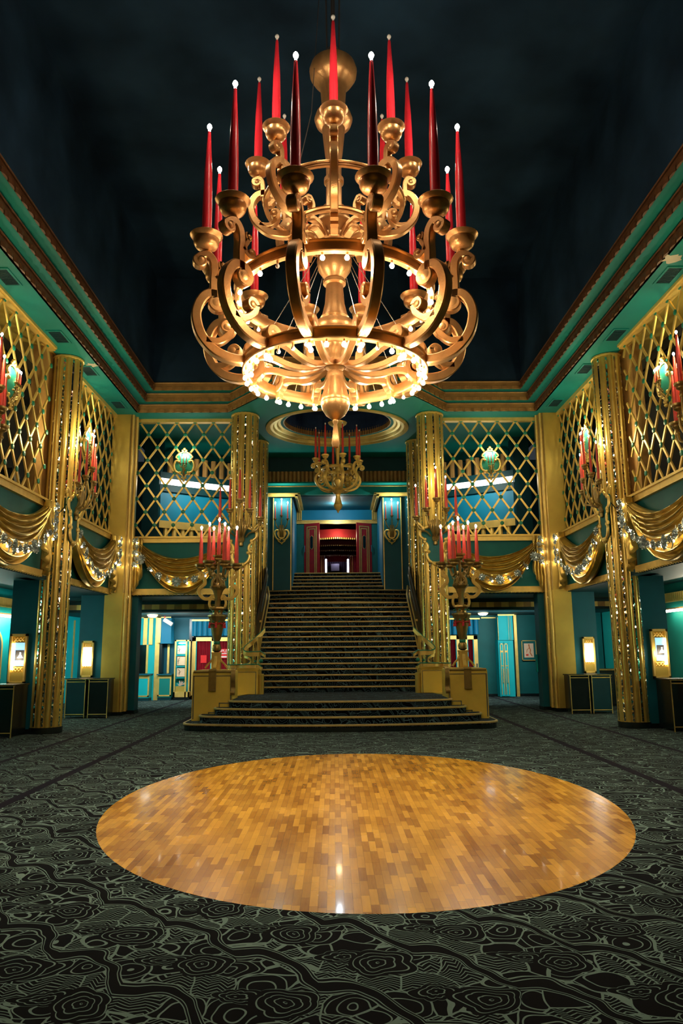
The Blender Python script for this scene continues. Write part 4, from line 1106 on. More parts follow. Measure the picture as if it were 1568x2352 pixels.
# ---------------------------------------------------------------- sconces in the portal at the top of the stairs
def portal_sconce(x, y, z, label):
    t = thing('portal_sconce', label, 'sconce', (x, y, z), 0, 'three-candle brackets beside the red doors')
    m = MB()
    for q in (-1, 1):
        cscroll(m, [(q*.05, -.08), (q*.20, -.06), (q*.25, -.2), (q*.17, -.36), (q*.06, -.40)], .03, True, 5, -.05)
        cscroll(m, [(q*.14, -.38), (q*.10, -.46), (q*.03, -.5)], .022, True, 4, -.05)
    H = [(0, .02), (.12, -.04), (.17, -.18), (.1, -.32), (0, -.38), (-.1, -.32), (-.17, -.18), (-.12, -.04)]
    m.prism(H, -.05, 0, lambda a, b, z: (a, z, b)); m.sphere((0, -.05, -.54), .035, 8, 6)
    m.build('plate', 'goldt', t, 50)
    m = MB()
    for xx in (-.05, 0, .05): m.ribbon([(-.05, -.3), (-.14, -.2), (-.18, .05), (-.14, .1)], .02, .02, lambda r, z, tt, X_=xx: (X_+tt, r, z))
    m.build('bracket', 'bronze', t, 50)
    for cx, cz in ((-.22, .25), (0, .37), (.22, .25)):
        a = MB().tube(spline([(cx*.2, -.12, -.1), (cx*.8, -.2, .08), (cx, -.2, cz)], 4), .018, 8).build('arm', 'bronze', t)
        cup2_mb(.06, cx, -.2, cz).build('candle_cup', 'bronze', a, 50)
        candle_mb(.022, .012, cx, -.2, cz+.07, cz+.62).build('candle', 'candle2', a, 50)
        bulb_mb(.024, cx, -.2, cz+.66).build('bulb', 'bulbw', a)
    lamp('candle_light', (0, -.28, .95), 14, (.85, 1, .9), .05, t)
for s, nm in ((-1, 'left'), (1, 'right')):
    p = at(647 if s < 0 else 899, 1215, 26.0)
    portal_sconce(p.x, 25.97, p.z, 'three-candle bracket on the pilaster %s of the red doors' % nm)

# ---------------------------------------------------------------- the two standing candelabra
def candelabrum(s):
    nm = 'left' if s < 0 else 'right'
    zb = R_+1.13
    t = thing('candelabrum', 'tall gilded candelabrum with lit red candles and red tassels on the %s gold block' % nm, 'candelabrum', (sx(s, 2.95), 18.05, zb), 0, 'candelabra at the foot of the stairs')
    Z = lambda z: z+0.0
    # px to height: block top 1540 -> 0 ; cups 1297 -> 2.50
    k = 2.50/243.0
    h = lambda y: (1540-y)*k
    m = MB().box(-.10, .10, -.10, .10, 0, h(1500)).box(-.115, .115, -.115, .115, h(1523), h(1518)).box(-.11, .11, -.11, .11, h(1504), h(1500))
    for a in range(4):
        P = spline([(.07, h(1506)), (.12, h(1520)), (.20, h(1528)), (.26, h(1536))], 4)
        mm = MB().ribbon(P, .02, .035); mm.xf(Matrix.Rotation(PI/2*a, 4, 'Z')); m.merge(mm)
    m.build('pedestal', 'goldt', t, 0)
    MB().lathe([(.05, h(1500)), (.10, h(1497)), (.115, h(1490)), (.09, h(1483)), (.07, h(1482))], 0, 0, 18).build('knop', 'bronze', t)
    MB().lathe([(.07, h(1482)), (.08, h(1480)), (.08, h(1477)), (.07, h(1475))], 0, 0, 18).build('collar', 'green', t)
    m = MB().lathe([(.07, h(1476)), (.10, h(1468)), (.13, h(1455)), (.165, h(1437)), (.175, h(1430)), (.22, h(1420)), (.235, h(1418)), (.235, h(1415)), (.12, h(1413))], 0, 0, 12)
    m.build('vase', 'bronze', t, 20)
    MB().lathe([(.12, h(1415)), (.12, h(1408)), (.16, h(1402)), (.205, h(1400)), (.2, h(1397)), (.1, h(1396))], 0, 0, 12).build('lower_bowl', 'bronze', t, 20)
    MB().lathe([(.07, h(1398)), (.07, h(1380)), (.10, h(1365)), (.13, h(1357)), (.20, h(1350)), (.20, h(1347)), (.08, h(1345)), (.04, h(1340)), (.035, h(1300))], 0, 0, 8).build('upper_stem', 'bronze', t, 20)
    for a in range(8):
        c, d = math.cos(PI/4*a+.39), math.sin(PI/4*a+.39)
        MB().sphere((.18*c, .18*d, h(1407)), .025, 8, 6).build('green_bead', 'green', t)
        MB().sphere((.185*c, .185*d, h(1430)), .022, 8, 6).build('green_bead', 'green', t)
    # red tasselled swag
    m = MB(); P = []
    for i in range(64):
        a = 2*PI*i/64; P.append((.19*math.cos(a), .19*math.sin(a), h(1438)+.035*abs(math.cos(3*a+.0))))
    m.tube(P, .016, 6, True, True)
    m.build('red_cord', 'red', t)
    tl = None
    for i in range(6):
        a = PI/3*i+PI/6
        MB().lathe([(.028, -.10), (.030, -.09), (.022, -.02), (.012, .0), (.018, .03), (0, .045)], .195*math.cos(a), .195*math.sin(a), 8, 'z', h(1435)).build('tassel', 'candle', t)
    # flat outer scroll brackets left and right plus the round arms
    def fl(pts): return [(r, z) for r, z in pts]
    BR = [
     (spline([(.06, h(1396)), (.16, h(1398)), (.20, h(1388)), (.17, h(1378)), (.08, h(1378))], 6)+[], .028),
     (spiral((.12, h(1376)), .035, 200, -.7, .01)[::-1]+spline([(.13, h(1369)), (.20, h(1376)), (.33, h(1376)), (.44, h(1366)), (.46, h(1355)), (.38, h(1347)), (.32, h(1340)), (.34, h(1328)), (.42, h(1326)), (.44, h(1320)), (.43, h(1314))], 5), .04),
     (spline([(.40, h(1330)), (.36, h(1322)), (.39, h(1316)), (.43, h(1312))], 5), .018)]
    a0 = None
    for i in range(6):
        deg = 60*i
        if i % 3 == 0 and not proto.get('cb%d' % s):
            a0 = arm('arm', BR, 0, .03, 'goldt', t, 0); proto['cb%d' % s] = a0
            fit(a0, .435, 0, .145, 2.34, .1, .052, .020, 2.50, 3.38, .03, True, 'bronze', 'candle2', cup2_mb)
            a0.rotation_euler = (0, 0, math.radians(deg))
        elif i % 3 == 0: dup(proto['cb%d' % s], None, math.radians(deg), parent=t)
        else:
            key = 'cc%d' % s
            if not proto.get(key):
                m = MB().ribbon(spline([(.10, h(1345)), (.22, h(1348)), (.20, h(1335)), (.12, h(1328)), (.16, h(1318)), (.27, h(1325)), (.33, h(1316)), (.36, h(1308))], 5), .02, .03)
                m.sphere((.16, 0, h(1342)), .04, 8, 6).sphere((.28, 0, h(1330)), .03, 8, 6)
                a1 = m.build('arm', 'bronze', t, 40); proto[key] = a1
                fit(a1, .37, 0, .145, 2.38, .1, .052, .020, 2.54, 3.42, .03, True, 'bronze', 'candle2', cup2_mb)
                a1.rotation_euler = (0, 0, math.radians(deg))
            else: dup(proto[key], None, math.radians(deg), parent=t)
    cm = MB().tube([(0, 0, h(1310)), (0, 0, h(1290))], .03, 8).build('centre_stem', 'bronze', t)
    fit(cm, 0, 0, .145, h(1292), .1, .052, .020, h(1284), h(1284)+.95, .03, True, 'bronze', 'candle2', cup2_mb)
    for i in range(6):
        a = PI/3*i; r = .42
        lamp('candle_light', (r*math.cos(a), r*math.sin(a), 3.52), 3.2, WARMW, .03, t)
candelabrum(-1); candelabrum(1)

# ================================================================ lattice screens
def lattice(name_label, O, ux, width, z0, z1, cw, phase=0.0, group=None, cat='lattice screen'):
    """O = corner; ux = direction (x,y) along the width"""
    rows = 9; ch_ = (z1-z0)/rows
    t = thing('lattice_screen', name_label, cat, (O[0], O[1], z0), math.atan2(ux[1], ux[0]), 'gold diamond lattice screens')
    m = MB(); nodes = []
    def clipseg(a, b):
        (x0, y0), (x1, y1) = a, b
        if x0 > x1: x0, y0, x1, y1 = x1, y1, x0, y0
        if x1 <= 0 or x0 >= width: return None
        if x0 < 0: f = -x0/(x1-x0); x0, y0 = 0, y0+(y1-y0)*f
        if x1 > width: f = (width-x0)/(x1-x0); x1, y1 = width, y0+(y1-y0)*f
        return (x0, y0), (x1, y1)
    for r in range(rows+1):
        off = phase+(.5 if r % 2 else 0)
        k = -1
        while True:
            x = (k+off)*cw
            if x > width+cw: break
            z = (z1-z0)-r*ch_
            if -.02 <= x <= width+.02: nodes.append((x, z))
            if r < rows:
                for q in (-1, 1):
                    sg = clipseg((x, z), (x+q*cw/2, z-ch_))
                    if sg:
                        (a, b), (c, d) = sg
                        v = Vector((c-a, d-b)); 
                        if v.length < .02: continue
                        v.normalize(); n = Vector((-v.y, v.x))*.027; y0, y1 = (-.02, .012) if q > 0 else (-.012, .02)
                        vs = []
                        for yy in (y0, y1):
                            for (px, pz, sg_) in ((a, b, 1), (c, d, 1), (c, d, -1), (a, b, -1)):
                                vs.append((px+n.x*sg_, yy, pz+n.y*sg_))
                        m.add(vs, [(0,1,2,3),(7,6,5,4),(0,4,5,1),(1,5,6,2),(2,6,7,3),(3,7,4,0)])
            k += 1
    m.build('lattice', 'goldt', t, 0)
    rs = None
    for (x, z) in nodes:
        if rs is None:
            rs = MB().lathe([(.058, 0), (.058, -.015), (.045, -.022), (0, -.022)], 0, 0, 14, 'y').build('rosette', 'green', t, 50)
            rs.location = (x, -.022, z)
        else:
            c = rs.copy(); COL.objects.link(c); c.parent = t; c.location = (x, -.022, z)
    return t
lattice('gold lattice screen left of the stairs', (sx(-1, 5.98), 21.52), (1, 0), 2.86, 4.98, 8.52, .552, .06)
lattice('gold lattice screen right of the stairs', (sx(1, 3.12), 21.52), (1, 0), 2.86, 4.98, 8.52, .552, .12)
for s, nm in ((-1, 'left'), (1, 'right')):
    if s < 0:
        lattice('gold lattice screen on the left wall, nearer the camera', (sx(-1, 6.56), 11.7), (0, 1), 4.33, 4.98, 8.52, .552, .3)
        lattice('gold lattice screen on the left wall, between round column and corner pillar', (sx(-1, 6.56), 17.1), (0, 1), 3.95, 4.98, 8.52, .552, .2)
    else:
        lattice('gold lattice screen on the right wall, nearer the camera', (sx(1, 6.56), 16.03), (0, -1), 4.33, 4.98, 8.52, .552, .3)
        lattice('gold lattice screen on the right wall, between round column and corner pillar', (sx(1, 6.56), 21.05), (0, -1), 3.95, 4.98, 8.52, .552, .2)
# stage lantern behind the left lattice
t = thing('stage_lantern', 'grey diamond faced stage lantern behind the nearer left lattice', 'lantern', (-6.78, 15.25, 5.36))
MB().prism([(-.17, 0), (0, -.22), (.17, 0), (0, .22)], -.02, .0, lambda a, b, z: (.1-z, a, b)).build('lens', 'zinc', t, 0)
MB().box(-.25, .08, -.14, .14, -.16, .16).build('body', 'black', t, 0)
MB().tube([(-.1, 0, -.52), (-.1, 0, -.1)], .02, 6).build('stand', 'black', t)

# ================================================================ gilded swags with tin flowers
def flower_mb(r, petals):
    m = MB()
    for k in range(petals):
        a = 2*PI*k/petals; c = (r*.62*math.cos(a), 0, r*.62*math.sin(a)); rr = r*.36
        u = Vector((math.cos(a), 0, math.sin(a))); w = Vector((-math.sin(a), 0, math.cos(a)))
        vs = [(c[0], -.03, c[2])]
        for j in range(8):
            b = 2*PI*j/8; p = Vector(c)+u*rr*1.1*math.cos(b)+w*rr*.55*math.sin(b); vs.append((p.x, -.008, p.z))
        for j in range(8):
            b = 2*PI*j/8; p = Vector(c)+u*rr*1.1*math.cos(b)+w*rr*.55*math.sin(b); vs.append((p.x, .006, p.z))
        m.add(vs, [(0, 1+j, 1+(j+1) % 8) for j in range(8)]+[(1+j, 9+j, 9+(j+1) % 8, 1+(j+1) % 8) for j in range(8)]+[tuple(range(9, 17))])
    m.lathe([(r*.33, 0), (r*.33, -.03), (r*.22, -.045), (0, -.05)], 0, 0, 8, 'y')
    return m
flowers = {}
def drape(label, O, ux, width, tail, glabel, lit_power=1.2):
    """hung on a balcony front; local x along the front, -y to the room, z=0 rail top; tail: -1 at x=0, +1 at x=width"""
    rot = math.atan2(ux[1], ux[0])
    t = thing('gilded_swag', label, 'drape', (O[0], O[1], 4.98), rot, 'gilded swags on the balcony fronts')
    NS, NT = 44, 60
    vs = []
    for j in range(NT+1):
        tt = j/NT
        for i in range(NS+1):
            s_ = i/NS; u = 2*s_-1
            sh = (1-abs(u)**2.1)
            sag = (.12+.50*sh)*(1-tt)+(.30+1.34*sh)*tt
            base = .03+.06*tt*(1-sh)
            z = -sag*(1-.0)+.0
            z = -(.02+ (.60*sh)*(1-tt) + (.10*(1-sh)+1.62*sh)*tt)
            x = width*(.5+.5*u*(.985-.02*tt))
            fold = math.sin(tt*2*PI*7.5+1.2*math.sin(3*u+tt*4)+u*.8)
            y = -.10-.12*sh*math.sin(PI*min(tt*1.1, 1))-.065*fold*(.35+.65*sh)-.06
            vs.append((x, y, z))
    w = NS+1; fs = [(j*w+i, j*w+i+1, (j+1)*w+i+1, (j+1)*w+i) for j in range(NT) for i in range(NS)]
    n = len(vs); vs2 = [(a, min(b+.10, -.01), c) for a, b, c in vs]
    fs2 = [tuple(q+n for q in f[::-1]) for f in fs]
    ed = []
    for i in range(NS): ed += [(i, i+n, i+1+n, i+1), (NT*w+i, NT*w+i+1, NT*w+i+1+n, NT*w+i+n)]
    for j in range(NT): ed += [(j*w, (j+1)*w, (j+1)*w+n, j*w+n), (j*w+NS, j*w+NS+n, (j+1)*w+NS+n, (j+1)*w+NS)]
    MB().add(vs+vs2, fs+fs2+ed).build('swag', 'drape', t, 80)
    # gathered tail
    x0 = .06 if tail < 0 else width-.06; d = 1 if tail < 0 else -1
    vs = []; NU, NV = 36, 26
    for j in range(NV+1):
        v = j/NV
        for i in range(NU+1):
            a = i/NU
            hw = .13+.05*v+.02*math.sin(v*9)
            x = x0+d*.06+(a-.5)*2*hw*(1-.25*v)+d*.03*v
            L_ = 1.62-.55*(a if d > 0 else 1-a)**1.3
            z = -.02-v*L_
            y = -.17-.045*math.sin(a*2*PI*3.2+.9*math.sin(v*5))-.02*math.sin(v*14+a*3)*v
            vs.append((x, y, z))
    w = NU+1; fs = [(j*w+i, j*w+i+1, (j+1)*w+i+1, (j+1)*w+i) for j in range(NV) for i in range(NU)]
    n = len(vs); vs2 = [(a, b+.09, c) for a, b, c in vs]; ed = []
    for i in range(NU): ed += [(i, i+n, i+1+n, i+1), (NV*w+i, NV*w+i+1, NV*w+i+1+n, NV*w+i+n)]
    for j in range(NV): ed += [(j*w, (j+1)*w, (j+1)*w+n, j*w+n), (j*w+NU, j*w+NU+n, (j+1)*w+NU+n, (j+1)*w+NU)]
    MB().add(vs+vs2, fs+[tuple(q+n for q in f[::-1]) for f in fs]+ed).build('tail', 'drape', t, 80)
    # garland of flowers
    g = thing('flower_garland', glabel, 'garland', (O[0], O[1], 4.98), rot, 'garlands of tin flowers on the swags')
    def gp(q):                               # q 0..1 : down the tail then along the sag
        if q < .0: return 0
    spots = []
    for i in range(5): spots.append((x0+d*.03+d*.05*(i % 2), -.12-.17*i, .075 if i % 2 else .09, .29))
    N = max(9, int(width/.26))
    for i in range(N):
        s_ = (i+.5)/N; s_ = .06+.90*s_
        u = 2*s_-1; sh = 1-abs(u)**2.1
        z = -(.02+.22*(1-sh)+1.30*sh); x = width*s_ if tail < 0 else width*(1-s_)
        spots.append((x, z, (.15, .085, .11, .08)[i % 4], .36))
    for i, (x, z, r, yy) in enumerate(spots):
        kind = (round(r*100), 8 if r < .1 else 10)
        if kind not in flowers:
            f = flower_mb(r, kind[1]).build('flower', 'zinc', g, 0); flowers[kind] = f
        else:
            f = flowers[kind].copy(); COL.objects.link(f); f.parent = g
        f.location = (x, -yy, z); f.rotation_euler = (random.uniform(-.25, .25), random.uniform(0, 1), random.uniform(-.25, .25))
        if i % 2 == 0:
            if 'b' not in flowers: flowers['b'] = MB().sphere((0, 0, 0), .026, 8, 6).build('bulb', 'bulb', g)
            else:
                b = flowers['b'].copy(); COL.objects.link(b); b.parent = g
            (flowers['b'] if i == 0 and len(flowers) < 3 else COL.objects[-1]).location = (x+.04, -yy+.05, z-.05)
        # leaf
        if 'l' not in flowers:
            H = spline([(0, 0), (.05, .03), (.11, .03), (.17, -.03), (.10, -.0), (.04, -.02)], 3)
            flowers['l'] = MB().prism(H, -.006, .006, lambda a, b_, z_: (a, z_, b_)).build('leaf', 'zinc', g, 0); lf = flowers['l']
        else:
            lf = flowers['l'].copy(); COL.objects.link(lf); lf.parent = g
        lf.location = (x+.03, -yy+.03, z); lf.rotation_euler = (0, random.uniform(0, 6.28), 0)
    pw = [(x, z) for x, z, r, yy in spots[::4]]
    for x, z in pw[:5]:
        lamp('flower_bulb_light', (x, -.33, z), lit_power, WARM, .02, g)
    return t
drape('gilded plaster swag on the balcony left of the stairs', (sx(-1, 5.93), 21.42), (1, 0), 2.85, -1, 'tin flower garland lit by small bulbs on the swag left of the stairs', .7)
drape('gilded plaster swag on the balcony right of the stairs', (sx(1, 3.08), 21.42), (1, 0), 2.85, 1, 'tin flower garland lit by small bulbs on the swag right of the stairs', .7)
for s, nm in ((-1, 'left'), (1, 'right')):
    if s < 0:
        drape('gilded swag on the left side balcony, nearer the camera', (sx(-1, 6.44), 11.8), (0, 1), 4.2, 1, 'flower garland on the nearer left side swag', .9)
        drape('gilded swag on the left side balcony, between column and corner pillar', (sx(-1, 6.44), 17.0), (0, 1), 3.9, 1, 'flower garland on the farther left side swag', .9)
    else:
        drape('gilded swag on the right side balcony, nearer the camera', (sx(1, 6.44), 16.0), (0, -1), 4.2, -1, 'flower garland on the nearer right side swag', .9)
        drape('gilded swag on the right side balcony, between column and corner pillar', (sx(1, 6.44), 20.9), (0, -1), 3.9, -1, 'flower garland on the farther right side swag', .9)
    # black cable from bracket to swag
    x = sx(s, 6.2)
    tag(MB().tube(spline([(x, 16.6, 5.05), (x-s*-.1, 16.45, 4.82), (x+s*.15, 16.2, 4.80), (sx(s, 6.4), 15.7, 4.98)], 6), .012, 6).build('power_cable', 'black'), 'black cable sagging from the %s column bracket to the swag' % nm, 'cable')

# ================================================================ portal and theatre doors at the top of the stairs
def slab(px0, py0, px1, py1, Y, th=.08):     # an upright slab whose front face lies at depth Y
    a = at(px0, py0, Y); b = at(px1, py1, Y)
    return MB().box(a.x, b.x, Y, Y+th, b.z, a.z)
def fbox(m, px0, py0, px1, py1, Y, th=.04):
    a = at(px0, py0, Y); b = at(px1, py1, Y); return m.box(a.x, b.x, Y-th, Y, b.z, a.z)
ZL = 25*R_; ZT = 30*R_
struct('wall_back', MB().box(XC-2.95, XC-1.66, 26.15, 26.3, 3.7, 8.6).box(XC+1.66, XC+2.95, 26.15, 26.3, 3.7, 8.6), 'tealb', 0, 'blue teal wall beside the upper stairs')
struct('wall_back', B(XC-2.95, XC+2.95, 26.0, 26.3, 8.06, 8.6), 'dteal', 0, 'beam over the portal, coloured dark for its unlit recess')  # dark paint stands for the unlit recess above the frieze
struct('wall_back', B(XC-2.95, XC+2.95, 26.0, 26.3, 7.22, 7.62), 'tealc', 0, 'teal beam over the portal')
struct('ceiling', B(XC-2.95, XC+2.95, 25.6, 26.0, 7.55, 7.6), 'tealc', 0, 'small teal soffit over the portal')
m = MB()
for k in range(40): m.lathe([(.078, 0), (.078, .42)], XC-2.85+k*.146, 26.0, 10, 'z', 7.64)
m.box(XC-2.95, XC+2.95, 26.0, 26.1, 7.6, 8.06)
struct('trim_17', m, 'goldb', 40, 'fluted gold frieze above the portal')
struct('trim_18', B(XC-2.95, XC+2.95, 25.57, 25.62, 7.42, 7.45), 'goldt', 0, 'thin gold line on the teal beam')
struct('ceiling', B(XC-2.95, XC+2.95, 26.2, 29.1, 7.22, 7.3), 'tealb', 0, 'blue teal ceiling before the theatre doors')
for s, nm in ((-1, 'left'), (1, 'right')):
    X = lambda u: sx(s, u)
    t = thing('pilaster', 'teal pilaster with gold edge lines %s of the red doors' % nm, 'pilaster', (X(1.96), 26.05, ZL), 0, 'pilasters beside the red doors')
    MB().box(-.34, .34, -.04, .1, 0, 3.3).build('shaft', 'tealb', t, 0)
    MB().box(-.33, -.30, -.055, -.04, 0, 3.3).box(.30, .33, -.055, -.04, 0, 3.3).build('gold_edge', 'goldt', t, 0)
    struct('wall_portal_'+nm, B(X(1.60), X(1.66), 26.15, 29.0, ZL-.1, 7.3), 'blue', 0, 'blue inner side of the portal')
    m = MB().box(X(2.6), X(1.42), 25.9, 26.0, 7.14, 7.2).box(X(1.42), X(1.5), 25.9, 28.9, 7.1, 7.2).box(X(2.6), X(1.32), 25.85, 25.9, 7.2, 7.25).box(X(1.32), X(1.40), 25.85, 28.9, 7.19, 7.24)
    struct('trim_19', m, 'goldt', 0, 'stepped gold frame round the top of the %s pilaster' % nm)
    m = MB()
    for k in range(3): m.box(X(1.58-.07*k), X(1.53-.07*k), 28.9, 28.98, 6.72, 7.5)
    struct('trim_20', m, 'goldt', 0, 'gold reeding beside the blue panel')
# wall with the doorway at Y = 29
d0, d1 = at(699, 1203, 29), at(852, 1203, 29)
m = MB().box(XC-1.66, d0.x, 29.0, 29.15, 4.4, 6.68).box(d1.x, XC+1.66, 29.0, 29.15, 4.4, 6.68)
struct('wall_back', m, 'teal', 0, 'dark teal wall either side of the red doors')
struct('wall_back', B(XC-1.66, XC+1.66, 29.0, 29.15, 6.68, 7.6), 'blue', 0, 'blue panel over the red doors')
m = MB().box(XC-1.66, XC+1.66, 28.93, 29.0, 6.66, 6.80).box(XC-1.66, XC+1.66, 28.90, 29.0, 6.77, 6.80)
struct('trim_21', m, 'goldt', 0, 'gold lintel over the red doors')
lamp('portal_spot', (XC, 27.6, 7.1), 26, (.8, .95, 1), .1)
t = thing('ceiling_spot', 'small lit spotlight fitting in the ceiling before the doors', 'light', (XC, 27.6, 7.22)); MB().lathe([(.06, 0), (.09, -.04), (.06, -.05), (0, -.045)], 0, 0, 12).build('housing', 'steel', t)
zt = 6.66
for s, nm in ((-1, 'left'), (1, 'right')):
    hx = d0.x if s < 0 else d1.x
    t = thing('door_%d' % (1 if s < 0 else 2), 'red lacquered theatre door leaf standing open on the %s' % nm, 'door', (hx, 29.0, ZT), 0)
    t['kind'] = 'structure'; del t['category']
    t.rotation_euler = (0, 0, (math.radians(-26) if s < 0 else math.radians(26)))
    wd = .66; q = 1 if s < 0 else -1; H_ = zt-ZT
    def bb(m, a, b, z0, z1, y0=-.03, y1=-.02): return m.box(q*a, q*b, y0, y1, z0, z1)
    m = MB(); bb(m, 0, wd, 0, H_, -.02, .03); m.build('leaf', 'red', t, 0)
    m = MB()
    for i_, (a, b, top) in enumerate(((.11, .56, H_-.12), (.19, .49, H_-.21))):
        bb(m, a, a+.035, .02, top); bb(m, b-.035, b, .02, top); bb(m, a, b, top-.035, top)
    m.build('gold_border', 'goldt', t, 0)
    cx = .34*q; ov = [(-.055, -.25), (0, -.31), (.055, -.25), (.055, .16), (0, .22), (-.055, .16)]
    MB().prism([(cx+a*1.25, b*1.08) for a, b in ov], -.03, -.02, lambda a, b, z: (a, z, b+H_*.66)).build('window_frame', 'goldt', t, 0)
    MB().prism([(cx+a, b) for a, b in ov], -.036, -.03, lambda a, b, z: (a, z, b+H_*.66)).build('window_pane', 'glass', t, 0)
    MB().tube([(q*.05, -.02, H_*.46), (q*.05, -.08, H_*.46), (q*.05, -.09, H_*.52), (q*.05, -.08, H_*.58), (q*.05, -.02, H_*.58)], .014, 6).build('handle', 'steel', t)
# inside: valances, inner doorway, curtain
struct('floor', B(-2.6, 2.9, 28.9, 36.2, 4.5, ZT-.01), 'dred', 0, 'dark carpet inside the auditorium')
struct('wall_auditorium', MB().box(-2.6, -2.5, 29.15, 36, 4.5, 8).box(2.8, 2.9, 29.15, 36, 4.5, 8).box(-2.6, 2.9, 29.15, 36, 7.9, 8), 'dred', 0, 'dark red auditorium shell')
for i, (y, Y) in enumerate(((1236, 29.9), (1253, 31), (1264.5, 32.2), (1276, 33.4))):
    c = at(773, y, Y)
    t = thing('valance', ('bright red valance nearest behind the doors', 'dark valance with gold fringe, second behind the doors', 'dark valance with gold fringe, third behind the doors', 'lowest dark valance with gold fringe behind the doors')[i], 'valance', (c.x, Y, c.z), 0, 'valances behind the doors')
    n = 24; vs = []; hw = 1.9; up = .34 if i == 0 else .5
    lowz = lambda u: -.10*abs(u) if i == 0 else -.06*abs(u)
    for k in range(n+1):
        u = -1+2*k/n
        for z, y_ in ((lowz(u), -.03), (lowz(u)+up, -.03), (lowz(u)+up, .03), (lowz(u), .03)): vs.append((u*hw, y_, z+(0.04)))
    fs = []
    for k in range(n):
        o = 4*k
        for j in range(4): fs.append((o+j, o+(j+1) % 4, o+4+(j+1) % 4, o+4+j))
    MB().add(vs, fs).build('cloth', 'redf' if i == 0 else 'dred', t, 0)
    m = MB()
    for k in range(44):
        u = -1+2*(k+.5)/44; m.lathe([(.018, 0), (.032, -.03), (.03, -.07 if i == 0 else -.05), (.01, -.08 if i == 0 else -.06)], u*hw, -.04, 6, 'z', lowz(u)+.04)
    m.build('fringe', 'goldt' if i == 0 else 'bronze', t, 40)
lamp('valance_fill', (XC, 29.5, 6.3), 14, (1, .75, .45), .1)  # added fill without a fitting, brightens the valances
a = at(745, 1275, 34.5); b = at(802, 1275, 34.5)
m = MB().box(-2.5, a.x, 34.5, 34.65, 4.5, a.z).box(b.x, 2.8, 34.5, 34.65, 4.5, a.z).box(-2.5, 2.8, 34.5, 34.65, a.z, 7.9)
struct('wall_auditorium', m, 'redc', 0, 'red wall round the inner doorway')
m = MB()
for px in (737, 741, 805, 809): fbox(m, px, 1275, px+1.2, 1318, 34.5, .03)
struct('trim_22', m, 'goldt', 0, 'gold uprights beside the inner doorway')
for px, nm in ((748.5, 'left'), (799, 'right')):
    t = thing('light_strip', 'bluish white strip of light on the %s of the inner doorway' % nm, 'light', at(px, 1300, 34.3), 0)
    p0 = at(px, 1284, 34.3); p1 = at(px, 1318, 34.3)
    MB().box(-.02, .02, -.03, .03, p1.z-at(px, 1300, 34.3).z, p0.z-at(px, 1300, 34.3).z).build('tube', 'bstrip', t, 0)
    MB().box(-.05, .05, .03, .06, p1.z-at(px, 1300, 34.3).z, p0.z-at(px, 1300, 34.3).z).build('housing', 'white', t, 0)
tag(slab(746, 1276, 801, 1290, 34.8, .05).build('pelmet', 'redf', None, 0), 'dull red pelmet over the inner doorway', 'pelmet')
m = MB(); a = at(745, 1288, 35.6); b = at(803, 1322, 35.6); n = 60; vs = []
for k in range(n+1):
    x = a.x+(b.x-a.x)*k/n; y_ = 35.6+.05*math.sin(k*1.3)
    vs += [(x, y_, b.z), (x, y_, a.z), (x, y_+.03, a.z), (x, y_+.03, b.z)]
m.add(vs, [(4*k+j, 4*k+(j+1) % 4, 4*k+4+(j+1) % 4, 4*k+4+j) for k in range(n) for j in range(4)])
tag(m.build('stage_curtain', 'purple', None, 60), 'dark purple curtain beyond the inner doorway', 'curtain')
tag(slab(760, 1295, 779, 1311, 35.2, .2).build('grey_panel', paint('grey_board', (.16, .14, .2), .6), None, 0), 'plain grey board standing before the purple curtain', 'board')
lamp('stage_fill', (XC, 35.0, 5.9), 2.5, (.8, .85, 1), .1)  # added light with no fitting, lifts the curtain and board

# ================================================================ rooms at the back, ground floor
# left: cloakroom booths
Yb = 27.6
struct('wall_cloakroom', slab(306, 1419, 352, 1481, Yb, .38), 'cyan', 0, 'cyan upper panel of the cloakroom booth')
struct('wall_cloakroom', slab(339, 1419, 362, 1609, Yb+.02, .36), 'cyan', 0, 'cyan wall of the cloakroom booth')
m = MB(); fbox(m, 331, 1418, 337.5, 1481, Yb); fbox(m, 344, 1418, 350, 1481, Yb); fbox(m, 306, 1416, 362, 1419.5, Yb); fbox(m, 359, 1418, 362, 1609, Yb+.02); fbox(m, 337, 1481, 339, 1546, Yb+.02)
struct('trim_23', m, 'goldt', 0, 'gold stripes on the cloakroom booth')
tag(slab(300, 1481, 338, 1546, Yb+.3, .05).build('mirror', 'glass', None, 0), 'dark mirror over the left cloakroom counter', 'mirror')
def counter(px0, px1, py0, py1, Y, label, d=.5, mat='cyan'):
    a = at(px0, py0, Y); b = at(px1, py1, Y); w = (b.x-a.x)
    t = thing('counter', label, 'counter', ((a.x+b.x)/2, Y, 0), 0, 'cloakroom counters')
    B(-w/2, w/2, 0, d, .1, a.z-.04).build('body', mat, t, 0)
    B(-w/2-.0, w/2, .02, d, 0, .1).build('kickboard', 'dteal', t, 0)
    B(-w/2-.03, w/2+.03, -.12, d, a.z-.04, a.z).build('counter_top', 'tealb', t, 0)
    m = MB().box(-w/2, w/2, -.015, 0, a.z-.16, a.z-.05).box(-w/2, -w/2+.05, -.015, 0, .14, a.z-.16).box(w/2-.05, w/2, -.015, 0, .14, a.z-.16).box(-w/2, w/2, -.015, 0, .14, .19)
    m.build('gold_moulding', 'goldt', t, 0)
    return t
counter(312, 341, 1548, 1608, 27.2, 'small cyan panelled counter with gold moulding beside the teal post')
counter(363, 392, 1548, 1606, 27.5, 'second cyan panelled counter with gold moulding, right of the cyan wall', .45, 'tealc')
struct('wall_cloakroom', slab(370, 1420, 392, 1478, 27.4, .5), 'blue', 0, 'blue hanging panel over the second counter')
